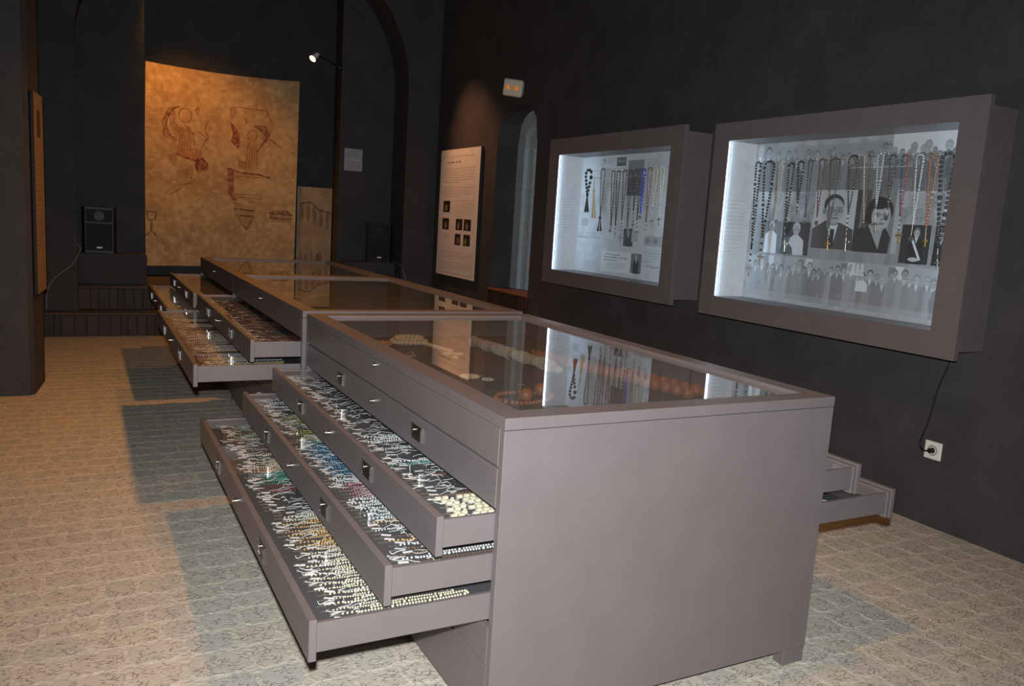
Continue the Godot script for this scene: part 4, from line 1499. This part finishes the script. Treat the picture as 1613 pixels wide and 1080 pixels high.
	tube(st, [Vector3(-0.01, 0.01, 0.03), Vector3(0.0, 0.03, 0.05), Vector3(0.02, 0.004, 0.07)], 0.0015, 4)
	build(st, "paper_tag", M.paper, t)
	t = thing("rosary", "orange wooden rosary with one big ball at the near edge of the glass top", "rosary", Vector3(1.51, y, -2.70))
	st = mb()
	var lp := []
	for p in [Vector2(-0.11, -0.02), Vector2(-0.05, -0.09), Vector2(0.04, -0.10), Vector2(0.12, -0.07), Vector2(0.15, -0.02), Vector2(0.10, 0.03), Vector2(0.03, 0.07), Vector2(-0.04, 0.075), Vector2(-0.09, 0.04), Vector2(-0.11, -0.02)]:
		lp.append(Vector3(p.x, 0.010, p.y))
	beads(st, smooth(lp), 0.0085, 0.018, 6, 8)
	build(st, "bead_loop", B.wood, t)
	st = mb()
	ball(st, Vector3(0.0, 0.03, 0.03), 0.028, 8, 12)
	ball(st, Vector3(0.11, 0.03, -0.05), 0.026, 8, 12)
	build(st, "large_beads", B.wood, t)
	# under the middle and far glass tops
	t = thing("rosary", "strand of gilt beads laid across the middle glass top", "rosary", Vector3(1.50, 0.9175, -6.3))
	st = mb()
	lp = []
	for p in [Vector2(-0.17, -0.16), Vector2(0.0, -0.17), Vector2(0.2, -0.12), Vector2(0.26, -0.1), Vector2(0.1, 0.02), Vector2(0.0, 0.2), Vector2(-0.06, 0.1), Vector2(-0.17, -0.16)]:
		lp.append(Vector3(p.x, 0.009, p.y))
	beads(st, smooth(lp), 0.010, 0.024)
	build(st, "bead_loop", B.gold, t)
	flat_coil("coil of brown beads under the middle glass top", Vector3(1.75, 0.9175, -5.6), 0.09, 0.010, B.brown, 2)
	flat_coil("coil of pale beads under the middle glass top", Vector3(1.45, 0.9175, -5.2), 0.07, 0.009, B.cream, 2)
	flat_coil("coil of pale beads under the far glass top", Vector3(1.5, 0.9095, -7.8), 0.10, 0.011, B.cream, 2)
	# in the opened right-hand drawer
	flat_coil("small pale coil in the right-hand drawer of the nearest cabinet", Vector3(2.60, 0.5685, -2.12), 0.024, 0.004, B.bone, 3)

func flat_coil(label: String, at: Vector3, rad: float, r: float, mat: Material, turns: int) -> void:
	var t := thing("rosary", label, "rosary", at)
	var st := mb()
	for q in turns:
		var rr := rad - q * r * 2.1
		if rr < r:
			continue
		var n := int(TAU * rr / (r * 2.15))
		for k in n:
			ball(st, Vector3(cos(TAU * k / n) * rr, r * 1.02, sin(TAU * k / n) * rr), r, 5, 7)
	build(st, "bead_loop", mat, t)
	st = mb()
	cross_shape(st, Vector3(rad + r, r, 0.0), Vector3(1, 0, 0.4), Vector3.UP, rad * 0.5, rad * 0.03 + 0.001)
	build(st, "crucifix", M.silver, t)

# ------------------------------------------------------------------ rosaries laid in the drawers
# strand along +x from its tip at 0: two rows of beads and a short tail
func strand(len: float, half: float, r: float, step: float, sd: int, cyl := false) -> ArrayMesh:
	var rg := RandomNumberGenerator.new()
	rg.seed = sd
	var st := mb()
	var pts := []
	var ph := rg.randf() * 6.0
	for k in 13:
		var f := k / 12.0
		pts.append(Vector3(0.07 + f * (len - 0.07), r, half * (0.35 + 0.65 * minf(1.0, f * 5.0)) + sin(f * 7.0 + ph) * 0.003))
	for k in 12:
		var f := 1.0 - k / 12.0
		pts.append(Vector3(0.07 + f * (len - 0.07), r, -half * (0.35 + 0.65 * minf(1.0, f * 5.0)) + sin(f * 6.0 + ph + 1.0) * 0.003))
	if cyl:
		var n := int(len / step)
		for s in [-1.0, 1.0]:
			for k in range(1, n):
				if k % 4 == 3:
					continue
				var p := Vector3(k * step + s * 0.004, r, s * half)
				bar(st, p - Vector3(step * 0.36, 0, 0), p + Vector3(step * 0.36, 0, 0), r * 0.95, r * 0.95, 8)
	else:
		beads(st, pts, r, step)
	beads(st, [Vector3(0.065, r, 0), Vector3(0.02, r, rg.randf_range(-0.006, 0.006))], r, step * 1.4)
	return st.commit()

func tag_mesh(sd: int) -> ArrayMesh:
	var rg := RandomNumberGenerator.new()
	rg.seed = sd
	var st := mb()
	for q in 2:
		var p := Vector3(rg.randf_range(0.02, 0.13), 0.008, rg.randf_range(-0.012, 0.012))
		var pts := [p]
		var a := rg.randf_range(0, TAU)
		for k in 6:
			a += rg.randf_range(-1.3, 1.3)
			p += Vector3(cos(a) * 0.022, 0, sin(a) * 0.014)
			p.x = clampf(p.x, -0.02, 0.2)
			p.z = clampf(p.z, -0.035, 0.035)
			p.y = 0.009 + rg.randf_range(0.0, 0.008)
			pts.append(p)
		tube(st, smooth(pts, 3), 0.0013, 3)
	X = Transform3D(Basis(Vector3.UP, rg.randf_range(-0.5, 0.5)) * Basis(Vector3.RIGHT, rg.randf_range(-0.2, 0.2)), Vector3(rg.randf_range(0.0, 0.05), 0.011, rg.randf_range(-0.01, 0.01)))
	box(st, Vector3(-0.016, 0, -0.005), Vector3(0.016, 0.0008, 0.005), 0.0002)
	X = Transform3D()
	return st.commit()

func crucifix_mesh() -> ArrayMesh:
	var st := mb()
	cross_shape(st, Vector3(0.018, 0.003, 0), Vector3(-1, 0, 0), Vector3.UP, 0.034, 0.0022)
	return st.commit()

func make_drawer_rosaries() -> void:
	var small := []
	var mid := []
	var big := []
	var tags := []
	for k in 5:
		small.append(strand(0.40 + 0.02 * (k % 3), 0.0085, 0.0034, 0.0078, 100 + k))
		mid.append(strand(0.42 + 0.015 * (k % 3), 0.0095, 0.0043, 0.0098, 120 + k))
		tags.append(tag_mesh(140 + k))
		tags.append(tag_mesh(160 + k))
	for k in 2:
		big.append(strand(0.42, 0.017, 0.0080, 0.025, 130 + k, true))
	var cross := crucifix_mesh()
	# nearest cabinet: [z from, z to, bead, size, words]
	var low := "nearest cabinet's lowest open drawer"
	var mdl := "nearest cabinet's middle open drawer"
	var upp := "nearest cabinet's upper open drawer"
	var d4 := [[-2.62, "ivory", "ivory rosary "], [-2.94, "amber/ivory", "amber or ivory rosary "], [-3.22, "black", "black rosary "], [-3.31, "wine", "dark red rosary "], [-3.50, "green/teal/green", "green rosary "], [-3.57, "orange", "orange rosary "], [-4.3, "olive/cream/brown", "drab tan rosary "]]
	var d3 := [[-2.14, "black", "black rosary "], [-2.50, "brown/black/clear/amber", "brown rosary "], [-2.72, "pearl/clear", "pearl grey rosary "], [-2.90, "pink", "pink rosary "], [-3.00, "pearl", "pearl grey rosary "], [-3.42, "blue", "blue rosary "], [-3.50, "teal", "teal rosary "], [-4.02, "lime/olive/lime", "lime green rosary "], [-4.3, "clear/black", "clear or black rosary "]]
	var d2 := [[-2.30, "big", "big ivory rosary "], [-2.68, "black/brown", "black or brown rosary "], [-2.72, "teal", "teal rosary "], [-3.10, "dark_silver/clear/black", "silver-dotted black rosary "], [-4.16, "black", "plain black rosary "], [-4.3, "wine/black", "wine or black rosary "]]
	lay(0.543, 1.067, -2.055, -4.30, 1.039, 3, 0.0345, d4, low, small, mid, big, tags, cross)
	lay(0.334, 1.067, -2.055, -4.30, 1.039, 2, 0.0345, d3, mdl, small, mid, big, tags, cross)
	lay(0.184, 1.067, -2.055, -4.30, 1.039, 1, 0.0345, d2, upp, small, mid, big, tags, cross)
	lay(0.268, 1.055, -4.46, -6.70, 1.047, 0, 0.060, [[-6.8, "brown/wine/black", "dark rosary "]], "middle cabinet's upper open drawer", small, mid, big, tags, cross)
	lay(0.554, 1.055, -4.46, -6.70, 1.047, 1, 0.060, [[-6.8, "cream/clear/brown", "pale rosary "]], "middle cabinet's lower open drawer", small, mid, big, tags, cross)
	# far cabinet: too small to pick apart
	for q in [[0.297, 0, "upper"], [0.495, 1, "lower"]]:
		var st := mb()
		var y: float = 1.039 - 0.161 - q[1] * PITCH - FRONT_H + 0.0625
		X.origin = Vector3(1.072 - q[0], y, 0)
		for k in 34:
			var z := -6.90 - k * 0.057
			for n in 34:
				ball(st, Vector3(0.06 + n * 0.014, 0.006, z + sin(n * 0.4 + k) * 0.006), 0.0058, 3, 5)
		var o := build(st, "rosary_rows", M.bead.brown if q[1] == 0 else M.bead.cream)
		tag(o, "rows of small rosaries in the %s open drawer of the farthest cabinet" % q[2], "rosaries")
		o.set_meta("kind", "stuff")

func ordinal(n: int) -> String:
	var e := "th"
	if n % 100 < 11 or n % 100 > 13:
		e = ["th", "st", "nd", "rd", "th", "th", "th", "th", "th", "th"][n % 10]
	return str(n) + e

func lay(open: float, xs: float, z0: float, z1: float, h: float, k: int, pitch: float, runs: Array, where: String, small: Array, mid: Array, big: Array, tags: Array, cross: ArrayMesh) -> void:
	var y := h - 0.161 - k * PITCH - FRONT_H + 0.0625
	var z := z0 - pitch * 0.5
	var n := 0
	while z > z1:
		var run: Array = runs[0]
		for r in runs:
			run = r
			if z > r[0]:
				break
		var kinds: PackedStringArray = run[1].split("/")
		var kind := kinds[rng.randi() % kinds.size()]
		var label: String = "%s, %s from the near end of the %s" % [run[2].strip_edges(), ordinal(n + 1), where]
		var t := thing("rosary", label, "rosary", Vector3(xs - open + rng.randf_range(0.075, 0.115), y, z), rng.randf_range(-0.03, 0.03), "rosaries laid in the " + where)
		var step := pitch
		if kind == "big":
			inst(big[rng.randi() % 2], "bead_strand", M.bead.ivory, t)
			step = pitch * 1.6
		else:
			var set_: Array = mid if rng.randf() < 0.6 else small
			inst(set_[rng.randi() % set_.size()], "bead_strand", M.bead[kind], t)
		inst(cross, "crucifix", M.silver, t)
		if pitch < 0.05 or n % 2 == 0:
			var tg := inst(tags[rng.randi() % tags.size()], "paper_tag", M.paper, t)
			tg.set_meta("label", "white thread and paper tag")
		z -= step * rng.randf_range(0.92, 1.08)
		n += 1
